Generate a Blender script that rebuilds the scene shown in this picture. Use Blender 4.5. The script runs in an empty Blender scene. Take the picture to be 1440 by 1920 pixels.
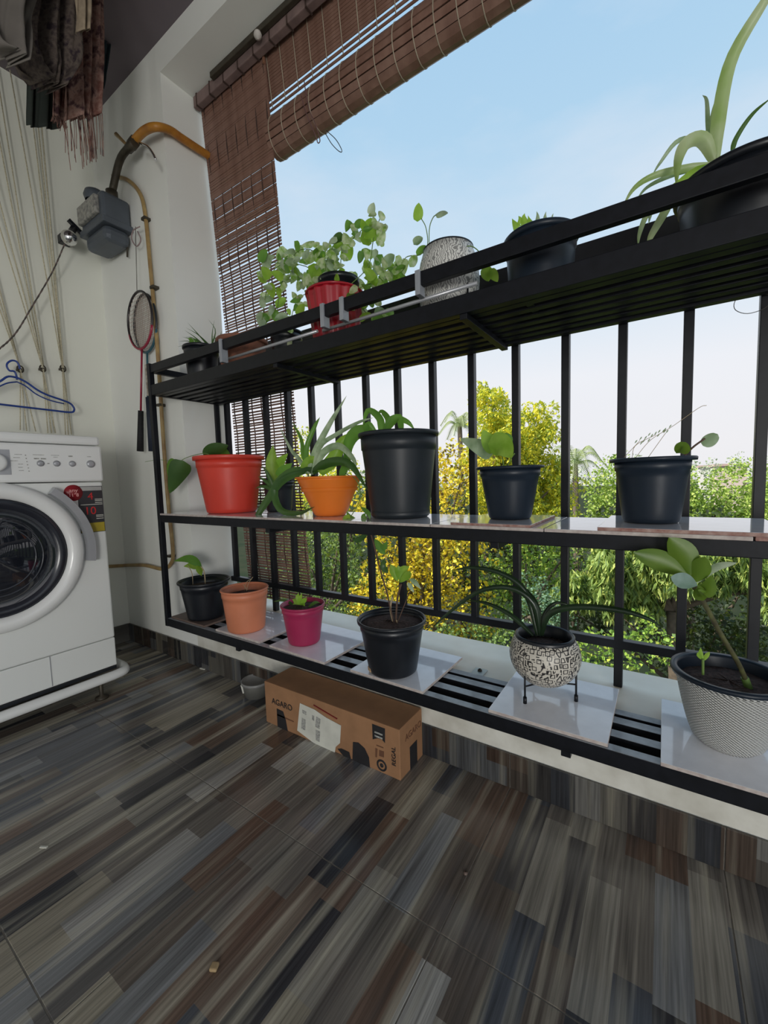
import bpy, bmesh, math, random
import numpy as np
from mathutils import Vector, Matrix

random.seed(7)
RNG = np.random.default_rng(11)
S = bpy.context.scene
COL = S.collection

# ---------------------------------------------------------------- camera
EYE = Vector((0, 0, 0.757))
YAW, PITCH, ROLL, FPX = 0.59305886, -0.07881322, -0.03032793, 780.84435
_cy, _sy, _cp, _sp, _cr, _sr = math.cos(YAW), math.sin(YAW), math.cos(PITCH), math.sin(PITCH), math.cos(ROLL), math.sin(ROLL)
FWD = Vector((-_sy*_cp, _cy*_cp, _sp))
_r0 = Vector((_cy, _sy, 0)); _u0 = _r0.cross(FWD)
RT = _r0*_cr + _u0*_sr
UP = -_r0*_sr + _u0*_cr
cam = bpy.data.cameras.new('camera'); cam.sensor_fit = 'HORIZONTAL'; cam.sensor_width = 36
cam.lens = FPX/1440*36; cam.clip_start = 0.02; cam.clip_end = 1000
camo = bpy.data.objects.new('camera', cam); COL.objects.link(camo)
camo.matrix_world = Matrix.Translation(EYE) @ Matrix((RT, UP, -FWD)).transposed().to_4x4()
S.camera = camo

# ---------------------------------------------------------------- colour management, sky, sun
S.view_settings.view_transform = 'Standard'; S.view_settings.look = 'None'
S.view_settings.gamma = 1; S.view_settings.use_curve_mapping = False
S.view_settings.exposure = 0.0

def build_world():
    w = bpy.data.worlds.new('sky'); S.world = w; w.use_nodes = True
    nt = w.node_tree; nt.nodes.clear(); N = nt.nodes.new; L = nt.links.new
    tc = N('ShaderNodeTexCoord'); sep = N('ShaderNodeSeparateXYZ'); L(tc.outputs['Generated'], sep.inputs[0])
    ramp = N('ShaderNodeValToRGB'); e = ramp.color_ramp.elements
    e[0].position = 0.0; e[0].color = (.30, .32, .30, 1)
    e[1].position = 1.0; e[1].color = (.25, .48, .78, 1)
    for p, c in ((.47, (.50, .52, .52, 1)), (.505, (.87, .86, .88, 1)), (.60, (.86, .88, .93, 1)), (.69, (.64, .78, .91, 1)), (.80, (.44, .66, .86, 1)), (.9, (.36, .59, .83, 1))):
        x = e.new(p); x.color = c
    mr = N('ShaderNodeMath'); mr.operation = 'MULTIPLY_ADD'; mr.inputs[1].default_value = .5; mr.inputs[2].default_value = .5
    L(sep.outputs['Z'], mr.inputs[0]); L(mr.outputs[0], ramp.inputs[0])
    # thin cloud streaks
    mp = N('ShaderNodeMapping'); mp.inputs['Scale'].default_value = (1.2, 1.2, 3.4); mp.inputs['Rotation'].default_value = (.35, .3, .2)
    L(tc.outputs['Generated'], mp.inputs[0])
    nz = N('ShaderNodeTexNoise'); nz.inputs['Scale'].default_value = 1.7; nz.inputs['Detail'].default_value = 6; nz.inputs['Roughness'].default_value = .55
    L(mp.outputs[0], nz.inputs['Vector'])
    cr = N('ShaderNodeValToRGB'); cr.color_ramp.elements[0].position = .48; cr.color_ramp.elements[1].position = .78
    cr.color_ramp.elements[1].color = (.45, .45, .45, 1)
    L(nz.outputs[0], cr.inputs[0])
    mx = N('ShaderNodeMix'); mx.data_type = 'RGBA'; L(cr.outputs[0], mx.inputs['Factor']); L(ramp.outputs[0], mx.inputs['A'])
    mx.inputs['B'].default_value = (.82, .84, .90, 1)
    bg = N('ShaderNodeBackground'); bg.inputs[1].default_value = 1.0; L(mx.outputs['Result'], bg.inputs[0])
    o = N('ShaderNodeOutputWorld'); L(bg.outputs[0], o.inputs[0])
build_world()

sun = bpy.data.lights.new('sun', 'SUN'); sun.energy = 6.5; sun.angle = .02; sun.color = (1, .95, .85)
suno = bpy.data.objects.new('sun', sun); COL.objects.link(suno)
FILL_W = 118  # power of the added fill light
suno.rotation_euler = Vector((-.62, -.42, .72)).to_track_quat('Z', 'Y').to_euler()

# ---------------------------------------------------------------- pixel -> world helpers (measured points of the photograph)
def ray(x, y): return FWD + RT*((x-720)/FPX) + UP*((960-y)/FPX)
def onz(x, y, z): d = ray(x, y); return EYE + d*((z-EYE.z)/d.z)
def ony(x, y, Y): d = ray(x, y); return EYE + d*(Y/d.y)
def onx(x, y, X): d = ray(x, y); return EYE + d*(X/d.x)
def proj(p):
    v = Vector(p)-EYE; w = v.dot(FWD); return (720+FPX*v.dot(RT)/w, 960-FPX*v.dot(UP)/w)

# ---------------------------------------------------------------- materials
MATS = {}
class NB:
    def __init__(s, name):
        s.m = bpy.data.materials.new(name); s.m.use_nodes = True; s.nt = s.m.node_tree
        s.b = s.nt.nodes['Principled BSDF']; s.out = s.nt.nodes['Material Output']
    def n(s, t): return s.nt.nodes.new(t)
    def l(s, a, b): s.nt.links.new(a, b)
    def math(s, op, a, b=None, c=None):
        n = s.n('ShaderNodeMath'); n.operation = op
        for i, v in enumerate((a, b, c)):
            if v is None: continue
            if isinstance(v, (int, float)): n.inputs[i].default_value = v
            else: s.l(v, n.inputs[i])
        return n.outputs[0]
    def mix(s, f, a, b, blend='MIX'):
        n = s.n('ShaderNodeMix'); n.data_type = 'RGBA'; n.blend_type = blend
        for k, v in (('Factor', f), ('A', a), ('B', b)):
            if isinstance(v, (int, float)): n.inputs[k].default_value = v
            elif isinstance(v, tuple): n.inputs[k].default_value = v if len(v) == 4 else v+(1,)
            else: s.l(v, n.inputs[k])
        return n.outputs['Result']
    def noise(s, vec, scale, detail=3, rough=.5):
        n = s.n('ShaderNodeTexNoise'); n.inputs['Scale'].default_value = scale; n.inputs['Detail'].default_value = detail; n.inputs['Roughness'].default_value = rough
        if vec is not None: s.l(vec, n.inputs['Vector'])
        return n.outputs[0]
    def ramp(s, f, stops, interp='LINEAR'):
        n = s.n('ShaderNodeValToRGB'); n.color_ramp.interpolation = interp; e = n.color_ramp.elements
        e[0].position = stops[0][0]; e[0].color = tuple(stops[0][1])+(1,)
        e[1].position = stops[-1][0]; e[1].color = tuple(stops[-1][1])+(1,)
        for p, c in stops[1:-1]: x = e.new(p); x.color = tuple(c)+(1,)
        s.l(f, n.inputs[0]); return n.outputs[0]
    def comb(s, x, y, z=0):
        n = s.n('ShaderNodeCombineXYZ')
        for i, v in enumerate((x, y, z)):
            if isinstance(v, (int, float)): n.inputs[i].default_value = v
            else: s.l(v, n.inputs[i])
        return n.outputs[0]
    def pos(s, obj=False):
        if obj:
            return s.n('ShaderNodeTexCoord').outputs['Object']
        return s.n('ShaderNodeNewGeometry').outputs['Position']
    def bump(s, h, strength=.2, dist=.01):
        n = s.n('ShaderNodeBump'); n.inputs['Strength'].default_value = strength; n.inputs['Distance'].default_value = dist
        s.l(h, n.inputs['Height']); s.l(n.outputs[0], s.b.inputs['Normal'])

def mat(name, col=(.5, .5, .5), rough=.5, metal=0., var=.12, scale=20., bump=0., col2=None, coat=0., spec=.5, alpha=1., trans=0.):
    if name in MATS: return MATS[name]
    N = NB(name); b = N.b
    f = N.noise(N.pos(True), scale, 4)
    c2 = col2 if col2 else tuple(c*(1-var) for c in col)
    c1 = col if col2 else tuple(min(1, c*(1+var)) for c in col)
    N.l(N.ramp(f, [(.3, c1), (.7, c2)]), b.inputs['Base Color'])
    b.inputs['Roughness'].default_value = rough; b.inputs['Metallic'].default_value = metal
    b.inputs['Coat Weight'].default_value = coat; b.inputs['Specular IOR Level'].default_value = spec
    b.inputs['Transmission Weight'].default_value = trans; b.inputs['Alpha'].default_value = alpha
    if bump: N.bump(f, bump, .004)
    MATS[name] = N.m; return N.m

def leafmat(name, c1, c2, trl=.45, scale=8, rough=.4, island=False, stops=None):
    if name in MATS: return MATS[name]
    N = NB(name); b = N.b
    if island:
        f = N.n('ShaderNodeNewGeometry').outputs['Random Per Island']
    else: f = N.noise(N.pos(), scale, 3)
    if stops is None: stops = [(.35, c1), (.65, c2)] if not island else [(0, c1), (1, c2)]
    col = N.ramp(f, stops)
    N.l(col, b.inputs['Base Color']); b.inputs['Roughness'].default_value = rough
    t = N.n('ShaderNodeBsdfTranslucent'); N.l(N.mix(.25, col, (.75, .95, .1)), t.inputs[0])
    ms = N.n('ShaderNodeMixShader'); ms.inputs[0].default_value = trl
    N.l(b.outputs[0], ms.inputs[1]); N.l(t.outputs[0], ms.inputs[2]); N.l(ms.outputs[0], N.out.inputs[0])
    MATS[name] = N.m; return N.m

def plank_mat(name, axis, shade=1.0):
    N = NB(name); b = N.b
    sp = N.n('ShaderNodeSeparateXYZ'); N.l(N.pos(), sp.inputs[0])
    X = sp.outputs['X']; Y = sp.outputs[axis]
    wob = N.noise(N.comb(N.math('MULTIPLY', Y, .9), 0, 0), 2.0, 1)
    a = N.math('DIVIDE', X, .0507)
    sid = N.math('FLOOR', a)
    w1 = N.n('ShaderNodeTexWhiteNoise'); w1.noise_dimensions = '1D'; N.l(sid, w1.inputs['W'])
    bb = N.math('ADD', N.math('DIVIDE', Y, .235), N.math('MULTIPLY', w1.outputs[0], 7.3))
    seg = N.math('FLOOR', bb)
    w2 = N.n('ShaderNodeTexWhiteNoise'); w2.noise_dimensions = '2D'; N.l(N.comb(sid, seg), w2.inputs['Vector'])
    base = N.ramp(w2.outputs[0], [(0, (.040, .040, .044)), (.10, (.150, .135, .118)), (.22, (.085, .080, .078)), (.32, (.230, .215, .185)), (.42, (.130, .088, .066)),
                                  (.50, (.190, .195, .200)), (.60, (.075, .080, .092)), (.70, (.250, .225, .175)), (.80, (.110, .090, .075)), (.88, (.155, .115, .090)), (.94, (.30, .29, .27))], 'CONSTANT')
    gx = N.math('MULTIPLY', N.math('ADD', X, N.math('MULTIPLY', wob, .004)), 210.)
    g1 = N.noise(N.comb(gx, N.math('MULTIPLY', Y, 5.), w1.outputs[0]), 1.0, 4, .6)
    g2 = N.noise(N.comb(N.math('MULTIPLY', X, 30.), N.math('MULTIPLY', Y, 1.4)), 1.0, 2)
    lo = N.math('MULTIPLY', N.math('SUBTRACT', g1, .5), 1.9)
    col = N.mix(N.ramp(g2, [(.52, (0, 0, 0)), (.70, (.75, .75, .75))]), base, (.42, .39, .31))
    col = N.mix(N.ramp(g2, [(.28, (.7, .7, .7)), (.45, (0, 0, 0))]), col, (.045, .042, .042))
    k = N.math('MULTIPLY', N.math('ADD', 1.0, lo), shade)
    vm = N.n('ShaderNodeVectorMath'); vm.operation = 'SCALE'; N.l(col, vm.inputs[0]); N.l(k, vm.inputs['Scale'])
    N.l(vm.outputs[0], b.inputs['Base Color'])
    N.l(N.math('MULTIPLY_ADD', g1, .12, .17), b.inputs['Roughness'])
    b.inputs['Specular IOR Level'].default_value = .5
    N.bump(g1, .12, .0008)
    MATS[name] = N.m; return N.m

# ---------------------------------------------------------------- mesh helpers
def tag(o, label=None, cat=None, group=None, kind=None):
    if label: o['label'] = label
    if cat: o['category'] = cat
    if group: o['group'] = group
    if kind: o['kind'] = kind
    return o

def thing(name, loc, label, cat, group=None, kind=None):
    o = bpy.data.objects.new(name, None); COL.objects.link(o); o.location = loc; o.empty_display_size = .02
    return tag(o, label, cat, group, kind)

class MB:
    """collects shapes in world coordinates; build() makes ONE object of them"""
    def __init__(s): s.v = []; s.f = []; s.mi = []; s.sm = []
    def add(s, vs, fs, mi=0, smooth=False):
        k = len(s.v); s.v += [Vector(p) for p in vs]
        for f in fs: s.f.append([i+k for i in f]); s.mi.append(mi); s.sm.append(smooth)
        return s
    def box(s, x0, x1, y0, y1, z0, z1, mi=0, bevel=0., M=None, topmi=None):
        bm = bmesh.new(); bmesh.ops.create_cube(bm, size=1)
        for v in bm.verts: v.co = Vector((x0+(v.co.x+.5)*(x1-x0), y0+(v.co.y+.5)*(y1-y0), z0+(v.co.z+.5)*(z1-z0)))
        if bevel: bmesh.ops.bevel(bm, geom=bm.edges[:], offset=bevel, segments=2, affect='EDGES', profile=.5)
        bm.normal_update()
        k = len(s.v)
        for v in bm.verts: s.v.append(M @ v.co if M else v.co.copy())
        for f in bm.faces:
            s.f.append([v.index+k for v in f.verts])
            s.mi.append(topmi if (topmi is not None and f.normal.z > .7) else mi); s.sm.append(False)
        bm.free(); return s
    def obox(s, p, q, w, h, mi=0, upv=Vector((0, 0, 1)), bevel=0.):
        p = Vector(p); q = Vector(q); d = q-p; L = d.length; d.normalize()
        sd = d.cross(upv)
        if sd.length < 1e-4: sd = d.cross(Vector((0, 1, 0)))
        sd.normalize(); u = sd.cross(d)
        M = Matrix((d, sd, u)).transposed().to_4x4(); M.translation = p
        return s.box(0, L, -w/2, w/2, -h/2, h/2, mi, bevel, M)
    def tube(s, pts, r, seg=8, mi=0, cap=True, closed=False):
        pts = [Vector(p) for p in pts]; n = len(pts)
        rs = r if isinstance(r, (list, tuple)) else [r]*n
        k = len(s.v); prev = None
        for i, p in enumerate(pts):
            if closed: t = (pts[(i+1) % n]-pts[i-1])
            else: t = (pts[min(i+1, n-1)]-pts[max(i-1, 0)])
            t.normalize()
            if prev is None:
                a = t.orthogonal().normalized()
            else:
                a = prev - t*prev.dot(t)
                if a.length < 1e-6: a = t.orthogonal()
                a.normalize()
            prev = a; b = t.cross(a)
            for j in range(seg):
                an = 2*math.pi*j/seg
                s.v.append(p + (a*math.cos(an)+b*math.sin(an))*rs[i])
        m = n if closed else n-1
        for i in range(m):
            for j in range(seg):
                a0 = k+i*seg; b0 = k+((i+1) % n)*seg
                s.f.append([a0+j, a0+(j+1) % seg, b0+(j+1) % seg, b0+j]); s.mi.append(mi); s.sm.append(True)
        if cap and not closed:
            s.f.append([k+j for j in reversed(range(seg))]); s.mi.append(mi); s.sm.append(False)
            s.f.append([k+(n-1)*seg+j for j in range(seg)]); s.mi.append(mi); s.sm.append(False)
        return s
    def lathe(s, c, prof, seg=40, mi=0, M=None, smooth=True, wave=None, cap0=False):
        """prof: list of (r, z) ; c centre"""
        c = Vector(c); k = len(s.v); n = len(prof)
        for i, (r, z) in enumerate(prof):
            for j in range(seg):
                an = 2*math.pi*j/seg
                rr = r*(1+wave(i, an)) if wave else r
                p = Vector((rr*math.cos(an), rr*math.sin(an), z))
                s.v.append(c+(M @ p if M else p))
        for i in range(n-1):
            for j in range(seg):
                s.f.append([k+i*seg+j, k+i*seg+(j+1) % seg, k+(i+1)*seg+(j+1) % seg, k+(i+1)*seg+j]); s.mi.append(mi); s.sm.append(smooth)
        for i, rev in ((0, True),):
            if cap0 and prof[i][0] > 1e-5:
                ids = [k+i*seg+j for j in range(seg)]
                s.f.append(ids[::-1] if rev else ids); s.mi.append(mi); s.sm.append(False)
        return s
    def build(s, name, mats, parent=None, loc=None, label=None, cat=None, group=None, kind=None):
        me = bpy.data.meshes.new(name)
        o = bpy.data.objects.new(name, me); COL.objects.link(o)
        org = Vector((0, 0, 0))
        if parent is not None:
            org = wloc(parent); o.parent = parent
        if loc is not None: 
            o.location = Vector(loc)-org; org = Vector(loc)
        me.from_pydata([tuple(v-org) for v in s.v], [], s.f)
        if not isinstance(mats, (list, tuple)): mats = [mats]
        for m in mats: me.materials.append(m)
        me.polygons.foreach_set('material_index', s.mi)
        me.polygons.foreach_set('use_smooth', s.sm)
        me.update()
        return tag(o, label, cat, group, kind)

def wloc(o):
    p = Vector((0, 0, 0))
    while o is not None: p += o.location; o = o.parent
    return p

def copy_obj(o, loc=None, parent=None):
    c = o.copy(); COL.objects.link(c)
    if parent is not None: c.parent = parent
    if loc is not None: c.location = loc
    return c

def bez(pts, n=14):
    """Catmull-Rom through points"""
    pts = [Vector(p) for p in pts]
    if len(pts) == 2: return [pts[0].lerp(pts[1], i/(n-1)) for i in range(n)]
    P = [pts[0]*2-pts[1]]+pts+[pts[-1]*2-pts[-2]]
    out = []; m = len(pts)-1
    for i in range(n):
        t = i/(n-1)*m; k = min(int(t), m-1); u = t-k
        a, b, c, d = P[k], P[k+1], P[k+2], P[k+3]
        out.append(.5*((2*b)+(c-a)*u+(2*a-5*b+4*c-d)*u*u+(3*b-a-3*c+d)*u**3))
    return out

def blade(mb, pts, w, prof, hint=None, fold=.25, n=14, mi=0, roll=0.):
    """leaf blade along a spine; prof(t)->0..1 half-width factor"""
    sp = bez(pts, n); k = len(mb.v)
    for i, p in enumerate(sp):
        t = (sp[min(i+1, n-1)]-sp[max(i-1, 0)]).normalized()
        h = hint if hint is not None else (p-EYE).normalized()
        sd = t.cross(h)
        if sd.length < 1e-3: sd = t.cross(Vector((0, 0, 1)))
        sd.normalize()
        if roll: sd = Matrix.Rotation(roll, 3, t) @ sd
        nn = sd.cross(t).normalized()
        hw = max(w*.5*prof(i/(n-1)), w*.01)
        mb.v += [p-sd*hw+nn*fold*hw, p-sd*hw*.5+nn*fold*hw*.4, p.copy(), p+sd*hw*.5+nn*fold*hw*.4, p+sd*hw+nn*fold*hw]
    for i in range(n-1):
        for j in range(4):
            a = k+i*5+j; b = a+5
            mb.f.append([a, a+1, b+1, b]); mb.mi.append(mi); mb.sm.append(True)
    return mb

STRAP = lambda t: min(1, .55+t*2.2)*max(0, 1-t**3.2)
ELL = lambda t: math.sin(math.pi*min(1, max(0, t)))**.75
HEART = lambda t: max(0, math.sin(math.pi*min(1, max(0, t))**.60))**.72
LANCE = lambda t: math.sin(math.pi*t**.8)**1.0
ROUND = lambda t: math.sqrt(max(0, 1-(2*t-1)**2))
SPIKE = lambda t: 1-t

def leaf(parent, pts, w, prof, m, name='leaf', **k):
    mb = MB(); blade(mb, pts, w, prof, **k); return mb.build(name, m, parent, loc=Vector(pts[0]))
def pxl(pts, Y, dy=0.):
    """pixel polyline on the plane y=Y, drifting by dy towards its end"""
    n = len(pts); return [ony(x, y, Y+dy*i/max(1, n-1)) for i, (x, y) in enumerate(pts)]
def ppm(p): return FPX/(Vector(p)-EYE).dot(FWD)

def text_mesh(txt, size, mat_, parent, loc, M, name='lettering', extrude=.0004, align='CENTER'):
    cu = bpy.data.curves.new(name, 'FONT'); cu.body = txt; cu.size = size; cu.extrude = extrude; cu.align_x = align; cu.align_y = 'CENTER'
    to = bpy.data.objects.new(name, cu); COL.objects.link(to)
    bpy.context.view_layer.update()
    me = bpy.data.meshes.new_from_object(to.evaluated_get(bpy.context.evaluated_depsgraph_get()))
    bpy.data.objects.remove(to); me.materials.clear(); me.materials.append(mat_)
    o = bpy.data.objects.new(name, me); COL.objects.link(o)
    o.parent = parent; R = M.to_4x4(); R.translation = Vector(loc)-wloc(parent); o.matrix_local = R
    return o
# text frame facing the camera side: on plane y=const facing -y ; on plane x=const facing +x
FACE_MY = Matrix(((1, 0, 0), (0, 0, -1), (0, 1, 0)))
FACE_PX = Matrix(((0, 0, 1), (1, 0, 0), (0, 1, 0)))

# ---------------------------------------------------------------- shared materials
black = mat('black_paint', (.006, .007, .010), .42, 0, .3, 60, .05, spec=.3)
glossblk = mat('glossy_black_slat_paint', (.012, .014, .018), .13, 0, .3, 60, .04, spec=.7, coat=.6)
railm = mat('railing_paint', (.009, .010, .013), .4, 0, .3, 30, .05, spec=.4)
wallm = mat('white_wall_paint', (.82, .83, .79), .75, 0, .03, 3, .05)
wallg = mat('cream_wall_paint', (.80, .81, .73), .8, 0, .03, 3, .05)
plaster = mat('weathered_plaster', (.74, .73, .66), .85, 0, .22, 14, .4, col2=(.52, .50, .43))
ceilm = mat('mauve_ceiling_paint', (.15, .125, .14), .8, 0, .15, 2, .05)
groutm = mat('grout', (.24, .22, .19), .9, 0, .2, 80)
stone = mat('cream_ledge_stone', (.97, .87, .72), .5, 0, .1, 9, .1, col2=(.84, .73, .58))
floor_tile_m = plank_mat('wood_print_tile', 'Y', 1.22)
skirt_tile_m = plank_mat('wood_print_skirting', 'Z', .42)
whitetile = mat('glazed_white_tile', (.90, .90, .94), .09, 0, .05, 30, 0, coat=.5)
paleclay = mat('pale_clay_edge', (.40, .33, .31), .8, 0, .3, 90, .3, col2=(.55, .50, .46))
claytile = mat('fired_clay_edge', (.24, .10, .08), .8, 0, .4, 90, .3, col2=(.42, .30, .26))
browntile = mat('brown_slate_tile', (.10, .066, .05), .5, 0, .4, 14, .2, col2=(.17, .12, .10))
soilm = mat('potting_soil', (.030, .017, .012), .95, 0, .6, 160, .9, col2=(.11, .062, .05))
blackpl = mat('black_plastic', (.008, .010, .014), .36, 0, .2, 12)
bluepl = mat('blue_black_plastic', (.010, .017, .028), .40, 0, .2, 12, spec=.35)
greypl = mat('dark_grey_plastic', (.017, .022, .027), .42, 0, .15, 12, spec=.35)
redpl = mat('red_plastic', (.62, .050, .030), .38, 0, .12, 6)
orangepl = mat('orange_plastic', (.80, .20, .022), .35, 0, .08, 8)
terrapl = mat('terracotta_plastic', (.60, .205, .105), .45, 0, .12, 8)
magpl = mat('magenta_plastic', (.36, .022, .085), .38, 0, .12, 8)
terracl = mat('weathered_terracotta', (.34, .13, .075), .8, 0, .3, 30, .4, col2=(.17, .075, .05))
crim = mat('crimson_plastic', (.34, .008, .018), .3, 0, .2, 10)
whitepl = mat('white_plastic', (.80, .81, .79), .25, 0, .02, 5, coat=.2)
whitebody = mat('white_enamel', (.76, .78, .75), .22, 0, .02, 2, coat=.3)
greym = mat('grey_silver_plastic', (.42, .43, .45), .3, .3, .08, 10)
chrome = mat('chrome', (.7, .7, .7), .12, 1, .05)
gauge_grey = mat('meter_grey_paint', (.085, .10, .12), .45, .1, .12, 12, .1)
pipe_y = mat('yellow_gas_pipe', (.55, .25, .03), .45, 0, .3, 26, .2, col2=(.33, .12, .02))
pipe_t = mat('tarnished_yellow_pipe', (.42, .30, .12), .5, 0, .3, 22, .2, col2=(.25, .15, .06))
pipe_d = mat('dark_iron_pipe', (.06, .05, .035), .5, .4, .3, 30, .2)
ropem = mat('tan_rope', (.55, .50, .36), .9, 0, .25, 220, .5)
card = mat('brown_cardboard', (.32, .165, .08), .85, 0, .12, 18, .15)
card_in = mat('cardboard_edge', (.45, .30, .17), .9, 0, .2, 40)
ink = mat('black_ink', (.015, .014, .016), .7, 0, .2)
paper = mat('white_paper_label', (.62, .62, .55), .7, 0, .1, 25)
inkg = mat('grey_print', (.16, .16, .15), .7, 0, .5, 260, col2=(.5, .5, .46))
slatm = mat('brown_bamboo_slat', (.17, .085, .06), .5, 0, .35, 25, .2, col2=(.28, .16, .12))
strand = mat('cream_thread', (.42, .36, .27), .9)
darkthread = mat('brown_thread', (.06, .035, .028), .9)
headm = mat('dusty_brown_batten', (.19, .13, .12), .7, 0, .25, 20, .2)
L_green = leafmat('mid_green_leaf', (.10, .26, .045), (.16, .38, .06))
L_dark = leafmat('dark_green_leaf', (.028, .085, .020), (.05, .13, .03), .25)
L_bright = leafmat('fresh_green_leaf', (.28, .52, .05), (.42, .66, .10), .6, 30)
L_pothos = leafmat('variegated_pothos_leaf', (.26, .46, .08), (.80, .84, .62), .55, 60)
L_pale = leafmat('grey_green_leaf', (.27, .38, .23), (.54, .64, .46), .4, 30)
L_spider = leafmat('spider_plant_leaf', (.30, .44, .12), (.55, .62, .38), .45, 14)
L_zz = leafmat('olive_waxy_leaf', (.10, .20, .018), (.16, .27, .03), .35, 20)
L_zzblue = leafmat('silvery_waxy_leaf', (.17, .27, .22), (.26, .36, .32), .1, 30, .25)
L_strap = leafmat('dark_strap_leaf', (.008, .020, .009), (.02, .042, .02), .04, 12, .3)
stemg = mat('green_stem', (.14, .24, .05), .6)
stemb = mat('brown_stem', (.10, .06, .04), .8, 0, .3, 40)
stemp = mat('pale_dry_stem', (.42, .33, .20), .8)

# ================================================================ SETTING
XL, YW, ZC = -2.187, .96, 2.41           # left wall, front wall plane, ceiling
XR, YB = 2.6, -2.6
XREV, ZSOF, ZLED = -1.60, 2.305, .228
TX, TY, TX0, TY0 = .4048, .400, -.295, .9600-.392   # floor tile pitch and joint offsets
def struct(mb, name, m, parent=None):
    o = mb.build(name, m, parent)
    if parent is None: o['kind'] = 'structure'
    return o

fl = struct(MB().box(XL-.15, XR, YB, YW+.0, -.12, -.0009), 'floor', groutm)
tile_me = None
for i in range(-5, 8):
    for j in range(-8, 2):
        x0 = -.297+i*TX; y0 = .568+j*TY
        x1, y1 = x0+TX, y0+TY
        x0c, x1c, y0c, y1c = max(x0, XL), min(x1, XR), max(y0, YB), min(y1, YW)
        if x1c-x0c < .02 or y1c-y0c < .004: continue
        full = (abs(x1c-x0c-TX) < 1e-6 and abs(y1c-y0c-TY) < 1e-6)
        g = .0011
        if full and tile_me is not None:
            o = bpy.data.objects.new('tile', tile_me); COL.objects.link(o); o.parent = fl; o.location = (x0, y0, 0)
        else:
            o = MB().box(x0c+g, x1c-g, y0c+g, y1c-g, -.008, 0, bevel=.0006).build('tile', floor_tile_m, fl, loc=(x0, y0, 0))
            if full: tile_me = o.data

wf = MB()
wf.box(XL-.15, XREV, YW, 1.165, -.1, ZC+.1)               # column left of the opening
wf.box(XREV, XR, YW, 1.245, -3.2, ZLED-.03)               # parapet under the ledge
wf.box(XREV, XR, YW, 1.165, ZSOF, ZC+.1)                  # lintel
struct(wf, 'wall_front', wallm)
struct(MB().box(XREV, XR, YW-.002, YW+.004, .088, ZLED-.004), 'trim_1', plaster)
struct(MB().box(XREV, XR, YW-.004, 1.250, ZLED-.03, ZLED, bevel=.003), 'trim_2', stone)
struct(MB().box(XL-.15, XL, YB, YW, -.1, ZC+.1), 'wall_left', wallg)
struct(MB().box(XL-.15, XR, YB, YW, ZC, ZC+.14), 'ceiling', ceilm)
bw = MB(); bw.box(XL-.15, -1.2, YB-.15, YB, -.1, ZC+.1); bw.box(1.6, XR, YB-.15, YB, -.1, ZC+.1); bw.box(-1.2, 1.6, YB-.15, YB, 2.1, ZC+.1)
struct(bw, 'wall_back', wallm)
# skirting tiles on the riser and along the left wall
bs = struct(MB().box(XL, XR, YW-.006, YW, 0, .085), 'baseboard_front', groutm)
for i in range(-6, 8):
    x0 = max(-.297+i*TX, XL+.009); x1 = min(-.297+(i+1)*TX, XR)
    if x1-x0 < .02: continue
    MB().box(x0+.0012, x1-.0012, YW-.009, YW-.004, .001, .087, bevel=.0006).build('skirting_tile', skirt_tile_m, bs, loc=(x0, YW, 0))
bl = struct(MB().box(XL, XL+.006, YB, YW-.009, 0, .085), 'baseboard_left', groutm)
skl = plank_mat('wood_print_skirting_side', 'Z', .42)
for j in range(-8, 2):
    y0 = max(.568+j*TY, YB); y1 = min(.568+(j+1)*TY, YW-.009)
    if y1-y0 < .02: continue
    MB().box(XL+.004, XL+.009, y0+.0012, y1-.0012, .001, .087, bevel=.0006).build('skirting_tile', skl, bl, loc=(XL, y0, 0))

# ================================================================ RAILING
def R(mb, name, m, parent, **k): return mb.build(name, m, parent, **k)
rail = thing('balcony_railing', (-.6, 1.145, ZLED), 'black metal balcony railing of square upright bars behind the plant rack', 'railing')
bar_me = {}
for k in range(-1, 24):
    bx = -1.573+k*.1239
    long_ = (k % 10 == 2) or k == -1+0
    if bx > XR-.05 or k == -1: continue
    key = long_
    if key not in bar_me:
        z0 = ZLED if long_ else .33
        o = MB().box(bx-.009, bx+.010, 1.135, 1.155, z0, 1.25, bevel=.0015).build('bar', railm, rail, loc=(bx, 1.145, ZLED)); bar_me[key] = o.data
    else:
        o = bpy.data.objects.new('bar', bar_me[key]); COL.objects.link(o); o.parent = rail; o.location = Vector((bx, 1.145, ZLED))-rail.location
R(MB().box(XREV, XR, 1.1345, 1.1565, .325, .346, bevel=.0015), 'lower_rail', railm, rail)
R(MB().box(XREV, XR, 1.128, 1.166, 1.25, 1.30, bevel=.003), 'top_rail', railm, rail)

# ================================================================ PLANT RACK
YF0, RX0, RX1 = .834, -1.606, .95
skylit = mat('painted_sky_sheen_grey', (.36, .39, .42), .28, 0, .25, 60, .1, col2=(.26, .28, .30), coat=.3)  # pale grey stands in for sky reflected on the black tops
rk = thing('plant_rack', (-.5, .95, ZLED), 'long three-tier black metal plant rack standing along the railing', 'rack')
def beam(x0, x1, y0, y1, z0, z1, name='beam', m=black): return MB().box(x0, x1, y0, y1, z0, z1, bevel=.0015).build(name, m, rk)
for nm, z0, z1 in (('lower_front_beam', .213, .245), ('middle_front_beam', .619, .647), ('upper_front_beam', 1.093, 1.131)):
    MB().box(RX0, RX1, YF0, YF0+.022, z0, z1, bevel=.0015, topmi=1).build(nm, [black, skylit if z0 < .3 else black], rk)
MB().box(RX0, RX1, .973, .995, .215, .244, bevel=.001, topmi=1).build('lower_back_beam', [black, skylit], rk)
beam(RX0, RX1, 1.085, 1.107, .619, .646, 'middle_back_beam')
beam(RX0, RX1, 1.100, 1.122, 1.093, 1.12, 'upper_back_beam')
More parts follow.
